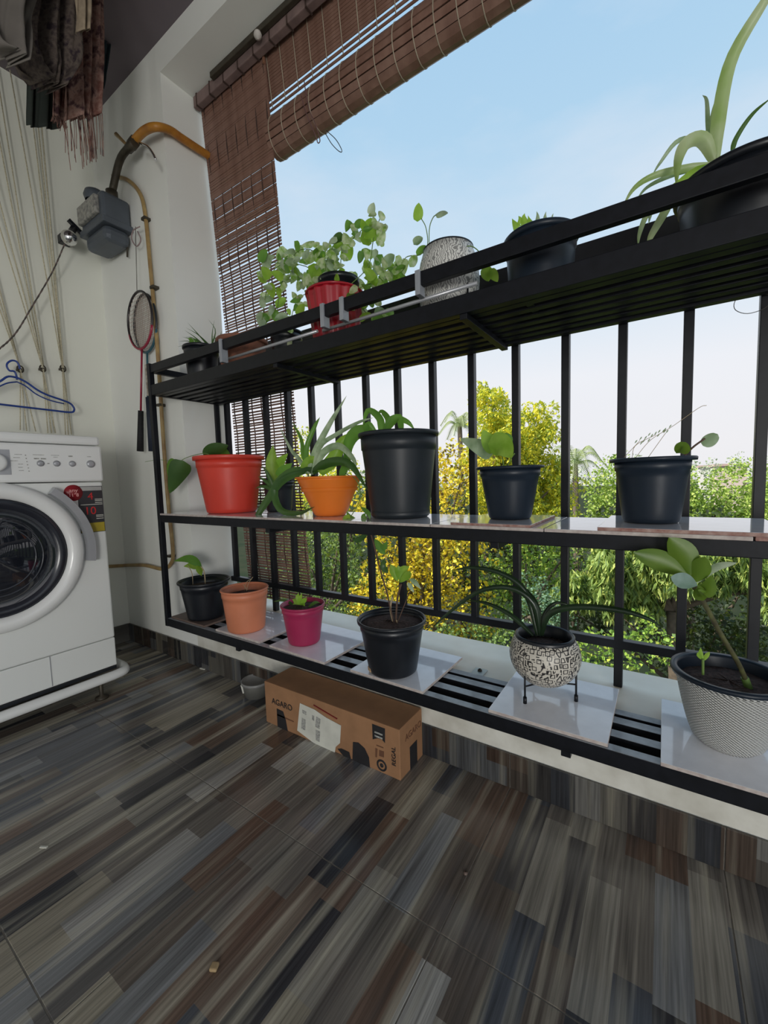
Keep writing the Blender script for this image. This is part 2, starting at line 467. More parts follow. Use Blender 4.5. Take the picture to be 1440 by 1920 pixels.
beam(RX0, RX1, YF0+.002, YF0+.018, 1.176, 1.206, 'front_guard_rail')
MB().tube([(RX0+.42, YF0+.03, 1.155), (-.78, YF0+.03, 1.158)], .0045, 8).build('thin_rail', greym, rk)
MB().tube([(-.76, YF0+.03, 1.155), (-.33, YF0+.03, 1.158)], .0045, 8).build('thin_rail', greym, rk)
beam(RX0, RX1, 1.100, 1.118, 1.176, 1.200, 'back_guard_rail')
# slats
for ys, z, zt in (((.884, .936), .236, .244), ((.872, .912, .952, .992, 1.032), .636, .645), ((.868, .908, .948, .988, 1.028, 1.066), 1.097, 1.106)):
    for y in ys:
        w = .026 if z < .3 else .022
        if z < .3: MB().box(RX0+.01, RX1-.01, y, y+w, .217, zt, bevel=.001, topmi=1).build('slat', [black, skylit], rk, label='black slat with a dusty pale grey top')  # the pale grey top is painted sky reflection, not dust
        else: beam(RX0+.01, RX1-.01, y, y+w, z, zt, 'slat')
for zz, yb in ((.22, .99), (.622, 1.10), (1.095, 1.118), (1.178, 1.118)):
    for x in (RX0, RX1-.02):
        MB().box(x, x+.018, YF0+.004, yb, zz, zz+.022, bevel=.0012).build('end_beam', black, rk)
for x in (-1.18, -.16, .45):
    MB().box(x, x+.018, YF0+.004, .992, .200, .222, bevel=.001).build('cross_member', black, rk)
for x in (-1.0, -.30, .4):
    MB().box(x, x+.018, YF0+.004, 1.10, .606, .620, bevel=.001).build('cross_member', black, rk)
for x in (-.93, -.36, .3):
    MB().box(x, x+.016, YF0+.004, 1.11, 1.082, 1.094, bevel=.001).build('cross_member', black, rk)
def post(x, y, z0, z1, w=.018): MB().box(x, x+w, y, y+w, z0, z1, bevel=.0012).build('post', black, rk)
post(RX0, YF0-.002, .213, 1.21); post(RX1-.018, YF0-.002, .213, 1.21)
post(RX0, 1.10, .62, 1.20); post(RX1-.018, 1.10, .62, 1.20)
MB().box(RX0-.013, RX0-.001, YF0-.001, YF0+.016, 1.095, 1.21, bevel=.001).build('bare_end_plate', mat('peeling_cream_metal', (.5, .46, .38), .7, 0, .5, 60, .3, col2=(.12, .09, .07)), rk, label='peeling cream metal end plate')
# braces to the railing
MB().obox(ony(985, 560, .86), ony(1037, 622, 1.125), .014, .004).build('brace', black, rk)
MB().obox(ony(632, 652, .86), ony(700, 668, 1.12), .014, .004).build('brace', black, rk)
tape = mat('clear_plastic_clip', (.30, .32, .35), .25, 0, .1)
for px, py in ((604, 592), (640, 578), (414, 662), (783, 528)):
    p = ony(px, py, YF0-.001)
    MB().box(p.x-.006, p.x+.006, YF0-.003, YF0+.021, p.z-.028, 1.208, bevel=.001).build('plastic_clip', tape, rk, label='grey plastic clip')
# small fixing bracket on the ledge
p = onz(892, 1268, ZLED)
br = thing('fixing_bracket', (p.x, p.y, ZLED), 'small galvanised bracket screwed to the ledge between two white tiles', 'bracket')
MB().box(p.x-.017, p.x+.017, p.y-.05, p.y+.045, ZLED, ZLED+.003, bevel=.001).build('plate', mat('galvanised_steel', (.36, .38, .36), .4, .5, .15, 40), br)
MB().lathe((p.x, p.y+.03, ZLED+.003), [(.006, 0), (.006, .003), (.003, .005)], 10).build('screw', pipe_d, br)

# ================================================================ TILES ON THE RACK
def slab(x0, x1, y0, y1, z0, th, label, m=None, rot=0., group=None):
    mb = MB(); c = Vector(((x0+x1)/2, (y0+y1)/2, z0))
    M = Matrix.Translation(c) @ Matrix.Rotation(rot, 4, 'Z') @ Matrix.Translation(-c)
    if m is None: mb.box(x0, x1, y0, y1, z0, z0+th, mi=1, bevel=.0008, M=M, topmi=0); ms = [whitetile, claytile if 'edge' in label else paleclay]
    else: mb.box(x0, x1, y0, y1, z0, z0+th, bevel=.0008, M=M); ms = [m]
    return mb.build('ceramic_tile', ms, None, loc=c, label=label, cat='tile', group=group)
ZT = .2455
def low(pa, pb):
    a = onz(*pa, ZT+.007); b = onz(*pb, ZT+.007); return a.x, b.x
a, b = low((408, 1178), (486, 1208)); slab(a, a+.232, .842, 1.075, ZT, .007, 'white glazed tile under the terracotta-coloured pot on the lowest shelf', rot=.0)
a, b = low((499, 1213), (608, 1252)); slab(a, a+.235, .836, 1.07, ZT, .007, 'white glazed tile under the small magenta pot on the lowest shelf', rot=-.03)
a, b = low((655, 1257), (788, 1303)); slab(a, b, .834, 1.058, ZT, .007, 'white glazed tile under the black pot of dark soil on the lowest shelf', rot=-.02)
a, b = low((915, 1330), (1140, 1392)); slab(a, b, .838, 1.075, ZT, .007, 'white glazed tile under the patterned bowl planter on wire legs', rot=.0)
slab(.004, .240, .830, 1.075, ZT, .007, 'white glazed tile under the white woven pot at the right end of the lowest shelf')
a = onz(330, 1162, ZT); slab(-1.575, -1.36, .842, 1.06, ZT, .007, 'brown tile under the black pot at the left end of the lowest shelf', browntile)
xs = [-1.585, -1.29, -.985, -.67, -.435, -.19, .115, .42, .72]
mids = ['left end of the middle shelf under the red pot', 'middle shelf under the small black pot and the orange bowl', 'middle shelf under the tall dark bucket pot',
        'middle shelf, to the right of the tall dark bucket pot', 'middle shelf under the black pot with the large pale leaf',
        'middle shelf under the widest dark pot', 'right edge of the picture on the middle shelf', None]
MZ = .6465
for i in range(8):
    if mids[i] is None: continue
    slab(xs[i]+.001, xs[i+1]-.001, .832+random.uniform(-.004, .004), 1.070, MZ, .0065, 'white glazed tile at the '+mids[i] if i in (0, 6) else 'white glazed tile on the '+mids[i], rot=random.uniform(-.006, .006))
slab(-.098, .16, .828, 1.066, MZ+.0068, .0065, 'extra white tile with brick-red edge stacked on another beneath the widest dark pot', rot=0)
slab(-.385, -.215, .829, 1.05, MZ+.0068, .0055, 'thin extra tile with reddish edge stacked beneath the black pot with the large pale leaf')

# ================================================================ POTS
def circ_fit(c, wpx):
    """radius of a horizontal circle at c whose picture width is wpx"""
    r = wpx/2/ppm(c)
    for _ in range(6):
        xsn = [proj((c.x+r*math.cos(a*.2618), c.y+r*math.sin(a*.2618), c.z))[0] for a in range(24)]
        r *= wpx/(max(xsn)-min(xsn))
    return r
def centre_on(xl, xr, y, z, yc):
    """centre x of a circle whose picture spans xl..xr, at depth yc"""
    c = ony((xl+xr)/2, y, yc); r = circ_fit(c, xr-xl)
    for _ in range(6):
        px = [proj((c.x+r*math.cos(a*.2618), c.y+r*math.sin(a*.2618), c.z))[0] for a in range(24)]
        e = (xl+xr)/2-(max(px)+min(px))/2
        c.x += e/ppm(c)*1.0; r = circ_fit(c, xr-xl)
    return c, r
class Pot:
    def __init__(s, name, label, z0, rim, base, yc, m, rimh=.012, rimo=.005, soil=.02, soilm_=None, cat='potted plant', ring=True, fluted=False, seg=44, bulge=1., auto=False):
        """rim=(xl,xr,y_of_rim_centre) base=(xl,xr) in photo pixels"""
        if auto:
            c, r = centre_on(rim[0], rim[1], rim[2], 0, yc)
            for _ in range(5):
                rb = circ_fit(Vector((c.x, c.y, z0)), base[1]-base[0])
                f = onz((base[0]+base[1])/2, base[2], z0); d = Vector((f.x, f.y, 0)).normalized()
                yc = (f+d*rb).y; c, r = centre_on(rim[0], rim[1], rim[2], 0, yc)
        else: c, r = centre_on(rim[0], rim[1], rim[2], 0, yc)
        zt = c.z; s.c = Vector((c.x, c.y, z0)); s.r = r; s.zt = zt; s.h = h = zt-z0
        rb = circ_fit(s.c, base[1]-base[0]); s.rb = rb; s.yc = c.y
        t = s.t = thing(name, s.c, label, cat)
        ro = r-rimo; th = .0025
        def rad(z): return rb+(ro-rb)*max(0., z/h)**bulge
        prof = [(rb*.93, 0), (rb, .004)]
        steps = 12
        for i in range(1, steps): z = h*i/steps*.93; prof.append((rad(z), z))
        prof.append((rad(h-rimh-.004), h-rimh-.004))
        if ring: 
            z1 = h*.80; prof = [q for q in prof if q[1] < z1-.004]+[(rad(z1), z1), (rad(z1)+.0022, z1+.0015), (rad(z1)+.003, h-rimh)]
        else: prof.append((rad(h-rimh), h-rimh))
        outer = prof[-1][0]
        ins = [(outer-th, h-rimh), (rad(h-soil)-th, h-soil)]
        wave = (lambda i, an: .025*(1 if math.cos(16*an) > 0 else -1)) if fluted else None
        s.body = MB().lathe(s.c, prof+ins, 96 if fluted else seg, wave=wave, cap0=True).build('pot_body', m, t)
        rr = [(outer-.001, h-rimh), (r, h-rimh), (r+.0008, h-.002), (r-.001, h), (r-.004, h), (r-.006, h-rimh)]
        MB().lathe(s.c, rr, seg).build('rim', m, s.body)
        if soil:
            sr = rad(h-soil)-th*.5; mb = MB(); k = 0
            prof2 = [(sr, h-soil), (sr*.75, h-soil+.003), (sr*.4, h-soil+.005), (0, h-soil+.006)]
            mb.lathe(s.c, prof2, 28)
            for v in mb.v: v.z += random.uniform(-.0018, .0018)
            mb.build('soil', soilm_ or soilm, t)
        s.top = Vector((s.c.x, s.c.y, z0+h-soil))
    def stem(s, pts, r=.002, m=None, name='stem'): MB().tube(bez(pts, max(6, 4*len(pts))), r, 6).build(name, m or stemg, s.t)
    def leaf(s, pts, w, prof, m, **k): return leaf(s.t, pts, w, prof, m, **k)
    def pl(s, pts, wpx, prof, m, Y=None, dy=0., **k):
        Y = Y if Y is not None else s.yc
        P = pxl(pts, Y, dy); return leaf(s.t, P, wpx/ppm(P[len(P)//2]), prof, m, **k)
    def ps(s, pts, r=.0015, m=None, Y=None, dy=0.): s.stem(pxl(pts, Y if Y is not None else s.yc, dy), r, m)

ZM = .6535
# ---- middle shelf
P1 = Pot('potted_plant', 'wide red plastic pot at the left end of the middle shelf, one leaf trailing left', ZM, (360, 495, 856), (388, 481), .955, redpl, .014, .006, .03)
P1.ps([(400, 862), (385, 850), (350, 858), (335, 868)], .0013, Y=.94, dy=-.06); P1.ps([(335, 868), (300, 862), (272, 866)], .0008, Y=.88, dy=-.05)
P1.pl([(344, 864), (333, 888), (318, 925)], 38, HEART, L_dark, Y=.88, dy=-.02, fold=.3)
P1.pl([(330, 862), (322, 876), (316, 896)], 20, HEART, L_green, Y=.885, dy=.01)
P1.pl([(388, 862), (400, 845), (428, 835)], 30, HEART, L_dark, dy=-.03)
P1.pl([(396, 866), (412, 848), (432, 853)], 26, HEART, L_green, dy=.03)
P1.ps([(405, 870), (412, 850)], .0014)
P2 = Pot('potted_plant', 'small dark grey pot tucked between the red pot and the orange bowl', ZM, (492, 551, 903), (498, 545), 1.035, greypl, .008, .003, .02)
P2.pl([(516, 905), (510, 870), (512, 834)], 24, LANCE, L_bright, Y=1.0)
P2.pl([(520, 905), (530, 885), (548, 868)], 22, LANCE, L_green, Y=1.02, dy=-.02)
P2.pl([(520, 905), (524, 870), (540, 850)], 18, LANCE, L_bright, Y=1.03, dy=-.02)
for q in ([(512, 912), (495, 900), (484, 893)], [(510, 916), (492, 912), (478, 916)], [(512, 910), (500, 885), (490, 872)]):
    P2.pl(q, 11, SPIKE, L_dark, Y=.96, dy=-.02, fold=.5)
P3 = Pot('potted_plant', 'bright orange plastic bowl planter full of long arching strap leaves on the middle shelf', ZM, (553, 679, 893), (586, 645), .945, orangepl, .006, .002, .012, ring=False)
MB().lathe(P3.c, [(P3.rb+(P3.r-P3.rb)*.62+.0015, P3.h*.62), (P3.rb+(P3.r-P3.rb)*.66+.0025, P3.h*.66), (P3.rb+(P3.r-P3.rb)*.7+.0015, P3.h*.7)], 44).build('moulded_band', orangepl, P3.t)
for q, w, dy, mm in (([(578, 888), (592, 845), (618, 795), (650, 742)], 13, .04, L_pale), ([(575, 888), (575, 840), (590, 800), (600, 782)], 10, .05, L_green),
                     ([(585, 890), (600, 838), (630, 815), (672, 792), (700, 783)], 9, -.02, L_pale), ([(582, 888), (615, 868), (655, 870), (690, 920)], 19, -.03, L_dark),
                     ([(590, 885), (605, 850), (635, 836), (662, 860), (668, 880)], 14, .02, L_pale),
                     ([(585, 880), (545, 885), (515, 915), (525, 955), (560, 962), (590, 950)], 15, -.06, L_dark),
                     ([(580, 880), (530, 900), (500, 940), (482, 968), (470, 990)], 15, -.07, L_dark),
                     ([(590, 885), (570, 858), (565, 825), (548, 790)], 9, .05, L_green),
                     ([(575, 885), (560, 860), (545, 842), (524, 800)], 8, .05, L_pale),
                     ([(600, 888), (625, 860), (640, 830), (655, 812)], 26, .05, L_bright),
                     ([(570, 888), (578, 868), (592, 856)], 22, .0, L_bright), ([(640, 893), (648, 870), (646, 845)], 15, .05, L_green)):
    P3.pl(q, w, STRAP, mm, dy=dy, fold=.45, n=18)
P3.ps([(648, 888), (668, 900), (676, 930), (660, 965), (648, 975)], .0012, dy=-.08)
P3.pl([(655, 965), (648, 975), (640, 988)], 13, LANCE, L_bright, Y=.87)
P3.pl([(676, 950), (690, 962), (694, 975)], 9, LANCE, L_green, Y=.87)
P4 = Pot('potted_plant', 'tallest dark grey bucket-shaped pot in the middle of the middle shelf', ZM, (672, 822, 812), (699, 806), .965, greypl, .010, .004, .02, seg=56)
MB().lathe(P4.c, [(P4.rb+(P4.r-P4.rb)*.1+.001, .008), (P4.rb+.003, .010), (P4.rb+.003, .016), (P4.rb+(P4.r-P4.rb)*.12, .018)], 48).build('foot_ring', greypl, P4.t)
for q, w, dy in (([(720, 815), (735, 785), (762, 790), (778, 806)], 13, .03), ([(715, 815), (712, 785), (690, 770), (680, 800)], 14, .02),
                 ([(722, 815), (728, 788), (716, 772), (708, 776)], 12, .04), ([(718, 815), (745, 782), (752, 800), (750, 812)], 14, -.04),
                 ([(705, 812), (690, 795), (688, 812), (700, 818)], 12, -.05), ([(700, 812), (668, 812), (652, 840), (655, 885)], 26, .04)):
    P4.pl(q, w, STRAP, L_green, dy=dy, fold=.4)
P5 = Pot('potted_plant', 'medium black pot with one large pale green heart leaf on the middle shelf', ZM+.006, (893, 1021, 874), (922, 1001), .945, bluepl, .006, .007, .02)
P5.ps([(945, 878), (940, 850), (925, 838)]); P5.ps([(950, 878), (958, 860), (965, 850)])
P5.pl([(915, 832), (940, 835), (960, 858)], 46, HEART, L_bright, dy=-.03)
P5.pl([(925, 850), (900, 838), (862, 822)], 34, HEART, L_pale, Y=.99, dy=.03)
P5.pl([(930, 848), (915, 825), (905, 806)], 30, HEART, L_bright, Y=.98)
P5.pl([(930, 830), (950, 822), (960, 832)], 22, HEART, L_green, Y=.99)
P6 = Pot('potted_plant', 'widest dark blue-black pot with thin wispy stems at the right of the middle shelf', ZM+.007, (1143, 1309, 858), (1172, 1281), .94, bluepl, .007, .008, .02, seg=56)
P6.pl([(1268, 850), (1278, 838), (1290, 850)], 20, ROUND, L_zz, dy=-.02)
P6.ps([(1280, 858), (1300, 838), (1322, 822)], .0018, stemb)
P6.pl([(1318, 836), (1330, 826), (1346, 814)], 24, ROUND, L_pale)
P6.ps([(1190, 860), (1220, 825), (1260, 800), (1310, 765), (1325, 760)], .0005, stemp)
P6.ps([(1185, 858), (1192, 835), (1230, 815)], .0005, stemp); P6.ps([(1215, 858), (1235, 830), (1248, 812)], .0005, stemp)
P6.ps([(1170, 858), (1185, 842), (1200, 826)], .0005, stemp)
for k in range(16):
    t = k/15; x = 1192+t*62+random.uniform(-4, 4); y = 834-t*28+random.uniform(-5, 5)
    P6.pl([(x, y), (x+3, y-4), (x+5, y-7)], 2.2, ELL, L_pale, n=5)
# ---- lowest shelf
ZB = ZT+.0072
Q1 = Pot('potted_plant', 'black pot in the left corner of the lowest shelf with a drooping pale leaf', ZB, (331, 431, 1086), (352, 419, 1164), .95, blackpl, .007, .006, .03, auto=True)
Q1.ps([(385, 1095), (382, 1070), (368, 1052)], .002, stemp); Q1.ps([(362, 1100), (360, 1075), (352, 1060)], .0015, stemp)
Q1.pl([(378, 1062), (355, 1048), (325, 1052)], 16, LANCE, L_green, dy=-.03); Q1.pl([(376, 1062), (360, 1060), (344, 1062)], 14, LANCE, L_bright, dy=.03)
Q1.pl([(372, 1055), (374, 1068), (378, 1080)], 12, LANCE, L_bright, dy=-.02)
Q2 = Pot('potted_plant', 'terracotta-coloured plastic pot holding only dry twigs on the lowest shelf', ZB, (412, 503, 1101), (428, 498, 1189), .93, terrapl, .006, .003, .028, auto=True)
for q in ([(462, 1108), (466, 1094), (474, 1082)], [(458, 1108), (462, 1092), (470, 1086)], [(464, 1106), (456, 1096)]): Q2.ps(q, .0009, stemp)
Q3 = Pot('potted_plant', 'small magenta plastic pot with a pale sprout on the lowest shelf', ZB, (525, 609, 1131), (541, 600, 1213), .92, magpl, .006, .003, .014, auto=True)
for q, w in (([(560, 1140), (562, 1125), (566, 1112)], 9), ([(562, 1138), (570, 1126), (576, 1122)], 9), ([(560, 1136), (553, 1126), (548, 1124)], 8), ([(563, 1142), (568, 1134), (572, 1136)], 8), ([(558, 1138), (552, 1134), (548, 1136)], 7), ([(561, 1130), (558, 1120), (560, 1112)], 8)):
    Q3.pl(q, w, LANCE, L_bright, n=8)
for q in ([(555, 1140), (535, 1126), (512, 1128)], [(575, 1142), (590, 1130), (600, 1130)]): Q3.pl(q, 6, LANCE, L_dark, n=8)
Q4 = Pot('potted_plant', 'black pot of dark soil with a tall leggy brown stem on the lowest shelf', ZB, (670, 799, 1158), (694, 783, 1276), .92, blackpl, .008, .005, .016, auto=True, seg=52)
Q4.ps([(738, 1168), (725, 1110), (712, 1065), (698, 1010), (688, 985), (672, 975)], .0022, stemb, dy=-.02)
Q4.ps([(742, 1168), (745, 1125), (752, 1095)], .0026, stemb); Q4.ps([(745, 1168), (758, 1135), (770, 1105)], .0014, stemb)
Q4.ps([(738, 1170), (732, 1140), (736, 1120)], .0028, stemp); Q4.ps([(742, 1160), (748, 1175), (752, 1184)], .0018, stemp)
for q, w, mm, dy in (([(746, 1090), (738, 1070), (732, 1058)], 16, L_bright, -.01), ([(750, 1090), (755, 1070), (768, 1062)], 17, L_bright, .01), ([(748, 1092), (765, 1078), (772, 1076)], 14, L_bright, -.02), ([(746, 1086), (748, 1070), (746, 1060)], 15, L_bright, 0), ([(748, 1092), (758, 1084), (768, 1088)], 12, L_green, .02),
                     ([(768, 1085), (778, 1092), (790, 1105)], 10, L_pale, 0), ([(764, 1092), (770, 1100), (776, 1112)], 9, L_pale, 0), ([(728, 1075), (718, 1062), (722, 1045)], 12, L_dark, 0), ([(702, 1010), (715, 1030), (722, 1040)], 15, L_green, 0),
                     ([(690, 985), (675, 992), (655, 998)], 14, L_pale, -.02), ([(685, 982), (668, 985), (648, 992)], 12, L_dark, .02), ([(692, 990), (712, 985), (722, 975)], 14, L_dark, .02), ([(690, 985), (682, 970), (685, 962)], 11, L_green, 0), ([(672, 978), (656, 970), (650, 958)], 10, L_green, 0), ([(690, 1000), (672, 1012), (660, 1012)], 11, L_dark, 0), ([(706, 1030), (720, 1026), (726, 1014)], 12, L_green, 0)):
    Q4.pl(q, w, LANCE, mm, dy=dy, n=10)
MB().box(Q4.c.x-.012, Q4.c.x+.006, Q4.c.y-Q4.rb-.003, Q4.c.y-Q4.rb+.004, ZB+.006, ZB+.016, M=Matrix.Translation(Vector((Q4.c.x, Q4.c.y, 0))) @ Matrix.Rotation(-.62, 4, 'Z') @ Matrix.Translation(-Vector((Q4.c.x, Q4.c.y, 0)))).build('pale_chip', card_in, Q4.t, label='pale chipped patch')

# ---- patterned bowl planter on wire legs
def pattern_mat(name, white, dark, scale, ink_w, wood=False):
    N = NB(name); b = N.b
    P = N.pos(True)
    if wood:
        v = N.n('ShaderNodeTexWave'); v.inputs['Scale'].default_value = scale; v.inputs['Distortion'].default_value = 14; v.inputs['Detail'].default_value = 2
        N.l(P, v.inputs[0]); f = v.outputs[1]
        col = N.ramp(f, [(0, white), (.55, white), (.72, dark)])
    else:
        n1 = N.n('ShaderNodeTexVoronoi'); n1.distance = 'CHEBYCHEV'; n1.feature = 'F1'; n1.inputs['Scale'].default_value = scale; n1.inputs['Randomness'].default_value = .8
        N.l(P, n1.inputs['Vector'])
        ring = N.math('PINGPONG', n1.outputs['Distance'], .17)
        n2 = N.n('ShaderNodeTexVoronoi'); n2.distance = 'MANHATTAN'; n2.inputs['Scale'].default_value = scale*1.7
        N.l(P, n2.inputs['Vector'])
        a = N.ramp(ring, [(0, (1, 1, 1)), (ink_w, (1, 1, 1)), (ink_w+.02, (0, 0, 0)), (1, (0, 0, 0))])
        c = N.ramp(n2.outputs['Distance'], [(0, (1, 1, 1)), (.12, (1, 1, 1)), (.16, (0, 0, 0)), (1, (0, 0, 0))])
        f = N.mix(1., a, c, 'LIGHTEN')
        col = N.mix(f, white, dark)
    N.l(col, b.inputs['Base Color']); b.inputs['Roughness'].default_value = .4
    MATS[name] = N.m; return N.m
maze = pattern_mat('black_on_cream_geometric_print', (.62, .58, .50), (.02, .018, .018), 84, .060)
scroll = pattern_mat('grey_scroll_print', (.72, .72, .68), (.26, .26, .25), 60, .1, True)
c5 = onz(1018, 1292, ZB); 
for _ in range(4):
    f1 = onz(962, 1306, ZB); f2 = onz(1062, 1337, ZB)
ctr = Vector(((f1.x+f2.x)/2+.012, (f1.y+f2.y)/2+.05, ZB))
c = ony(1021, 1226, ctr.y); rs = 65/ppm(c)*.97
bp = thing('bowl_planter', (c.x, c.y, ZB), 'round cream bowl planter with black geometric print on black wire legs, dark arching leaves', 'potted plant')
rz = c.z
prof = []
for i in range(15):
    a = -math.pi/2+i/14*(math.pi/2+.62); prof.append((max(.001, rs*math.cos(a)), rs*math.sin(a)*.92))
inner = [(r*.94, z) for r, z in prof[::-1] if z > -.02]
MB().lathe((c.x, c.y, rz), prof+inner, 56).build('bowl', maze, bp)
rt = prof[-1][0]; zt_ = prof[-1][1]
MB().lathe((c.x, c.y, rz), [(rt*.9, zt_-.012), (rt*1.0, zt_-.010), (rt*1.03, zt_+.004), (rt*.97, zt_+.007), (rt*.9, zt_+.004), (rt*.86, zt_-.02)], 48).build('inner_pot', blackpl, bp)
MB().lathe((c.x, c.y, rz), [(rt*.9, zt_-.022), (rt*.4, zt_-.018), (0, zt_-.016)], 24).build('soil', soilm, bp)
for k in range(3):
    an = math.radians((245, 5, 125)[k]); d = Vector((math.cos(an), math.sin(an), 0)); q = Vector((c.x, c.y, 0))+d*rs*.86
    mb = MB().tube([(q.x, q.y, ZB), (q.x, q.y, rz-.02)], .0022, 8)
    mb.tube([(q.x, q.y, ZB), (q.x, q.y, ZB+.014)], .0042, 8)
    q2 = Vector((c.x, c.y, 0))+d*rs*.4
    mb.tube([(q.x, q.y, rz-.058), (q2.x, q2.y, rz-.062)], .002, 6).build('leg', black, bp)
MB().tube([(c.x+rs*.42*math.cos(a*.5236), c.y+rs*.42*math.sin(a*.5236), rz-.0615) for a in range(12)], .002, 6, closed=True).build('support_ring', black, bp)
for q, w, dy in (([(1008, 1192), (985, 1110), (940, 1075), (885, 1064), (848, 1070)], 11, .0), ([(1012, 1192), (1002, 1135), (960, 1103), (900, 1108), (840, 1150), (806, 1182)], 11, -.03),
                 ([(1000, 1192), (960, 1155), (915, 1132), (868, 1124)], 9, .03), ([(1015, 1192), (1030, 1152), (1080, 1138), (1160, 1144), (1215, 1160), (1240, 1176)], 12, -.02),
                 ([(1010, 1192), (1008, 1140), (988, 1108), (965, 1090)], 9, .04), ([(1012, 1192), (1022, 1150), (1045, 1130), (1080, 1140)], 8, .04)):
    P = pxl(q, c.y, dy); leaf(bp, P, w/ppm(P[1]), STRAP, L_strap, fold=.5, n=20)

# ---- white woven pot at the right
def weave_mat():
    N = NB('white_woven_plastic'); b = N.b
    sp = N.n('ShaderNodeSeparateXYZ'); N.l(N.pos(True), sp.inputs[0])
    an = N.math('ARCTAN2', sp.outputs['Y'], sp.outputs['X'])
    u = N.math('SINE', N.math('MULTIPLY', an, 60.)); v = N.math('SINE', N.math('MULTIPLY', sp.outputs['Z'], 1250.))
    h = N.math('MULTIPLY', u, v)
    N.l(N.ramp(h, [(0, (.60, .60, .57)), (.6, (.74, .74, .71))]), b.inputs['Base Color'])
    b.inputs['Roughness'].default_value = .5; N.bump(h, .8, .004)
    MATS['weave'] = N.m; return N.m
W1 = Pot('potted_plant', 'white woven-texture pot with a waxy-leaved plant on the lowest shelf', ZB, (1259, 1492, 1262), (1322, 1444, 1422), .93, weave_mat(), .010, .004, .022, auto=True, seg=72, ring=False, bulge=.62)
MB().lathe(W1.c, [(W1.rb+(W1.r-.004-W1.rb)*(1-.024/W1.h)**.62-.0045, W1.h-.024), (W1.r-.0095, W1.h-.004), (W1.r-.008, W1.h+.001), (W1.r+.002, W1.h+.002), (W1.r+.003, W1.h-.003), (W1.r+.0012, W1.h-.006)], 64).build('dark_lip', bluepl, W1.t, label='dark blue-grey inner lip')
ZY = .812
def zt(l): n = len(l); return [ony(x, y, W1.yc+(ZY-W1.yc)*k/(n-1)) for k, (x, y) in enumerate(l)]
W1.stem(zt([(1403, 1288), (1385, 1245), (1352, 1190), (1325, 1140), (1302, 1100)]), .0042, mat('zz_stem', (.13, .14, .05), .5, 0, .4, 60, col2=(.05, .04, .025)))
W1.stem([onz(1405, 1294, W1.top.z), ony(1396, 1270, W1.yc-.012)], .0062, stemg)
for q, w, mm, dy in (([(1290, 1078), (1240, 1052), (1187, 1036)], 40, L_zz, -.02), ([(1294, 1080), (1282, 1040), (1254, 1008)], 46, L_zz, -.01), ([(1308, 1098), (1285, 1090), (1258, 1082)], 30, L_zzblue, -.05),
                     ([(1303, 1092), (1312, 1068), (1322, 1044)], 34, L_zz, -.01), ([(1304, 1098), (1325, 1108), (1335, 1080)], 26, L_zz, -.01), ([(1306, 1100), (1312, 1115), (1318, 1112)], 22, L_zz, -.03), ([(1305, 1094), (1340, 1065), (1382, 1055)], 14, L_pale, .0)):
    W1.pl(q, w, ELL, mm, Y=ZY, dy=dy, fold=.25)
W1.stem(pxl([(1318, 1265), (1318, 1235)], W1.yc-.03), .0022)
for q in ([(1318, 1240), (1314, 1225), (1314, 1214)], [(1318, 1240), (1326, 1228), (1331, 1222)], [(1318, 1238), (1310, 1228), (1311, 1222)]): W1.pl(q, 7, LANCE, L_bright, Y=W1.yc-.03, n=7)

# ---- top shelf
ZU = 1.1062
T1 = Pot('potted_plant', 'small black pot of thin spiky leaves at the left end of the top shelf', ZU, (341, 412, 652), (350, 402), .93, blackpl, .010, .004, .015)
for q in ([(392, 650), (370, 625), (352, 605)], [(395, 650), (372, 628), (348, 614)], [(388, 652), (365, 632), (346, 619)], [(396, 650), (404, 620), (390, 598)], [(398, 650), (398, 625), (402, 600)], [(380, 652), (355, 640), (335, 640)],
          [(378, 652), (352, 648), (332, 650)], [(384, 650), (362, 634), (348, 632)], [(402, 650), (404, 635), (398, 630)], [(372, 650), (356, 636), (342, 632)], [(404, 650), (412, 632), (416, 620)]):
    T1.pl(q, 3.2, SPIKE, L_dark, Y=T1.yc+random.uniform(-.02, .03), n=8)
for q in ([(362, 650), (358, 638), (352, 634)], [(366, 650), (368, 640), (362, 636)]): T1.pl(q, 9, LANCE, L_green)
T2 = Pot('plant_pot', 'shallow weathered terracotta pot without a plant near the left end of the top shelf', ZU, (404, 502, 640), (418, 496), .965, terracl, .014, .006, .02, cat='pot', ring=False)
T2b = Pot('potted_plant', 'small black pot under the trailing vines left of the crimson pot on the top shelf', ZU, (505, 568, 624), (512, 560), 1.0, blackpl, .008, .003, .015)
T3 = Pot('potted_plant', 'crimson ribbed pot overflowing with variegated trailing vine leaves on the top shelf', ZU, (572, 682, 552), (590, 664), .955, crim, .006, .003, .02, fluted=True, ring=False)
MB().lathe((T3.c.x+.008, T3.c.y+.01, T3.zt-.02), [(T3.r*.55, 0), (T3.r*.64, .045), (T3.r*.70, .046), (T3.r*.72, .058), (T3.r*.66, .058), (T3.r*.6, .03)], 36).build('inner_pot', blackpl, T3.t, label='black nursery pot standing inside')
def pothos_leaf(t, px, py, s, ang, Y, m, tilt):
    dx, dy = math.cos(ang)*s, -math.sin(ang)*s
    P = [ony(px-dx*.5, py-dy*.5, Y), ony(px+dx*.05, py+dy*.05-s*.06, Y-tilt*.4), ony(px+dx*.5, py+dy*.5, Y-tilt)]
    return leaf(t, P, s*random.uniform(.5, .72)/ppm(P[1]), HEART, m, fold=random.uniform(.15, .5), n=9, roll=random.uniform(-.7, .7))
rr = random.Random(5)
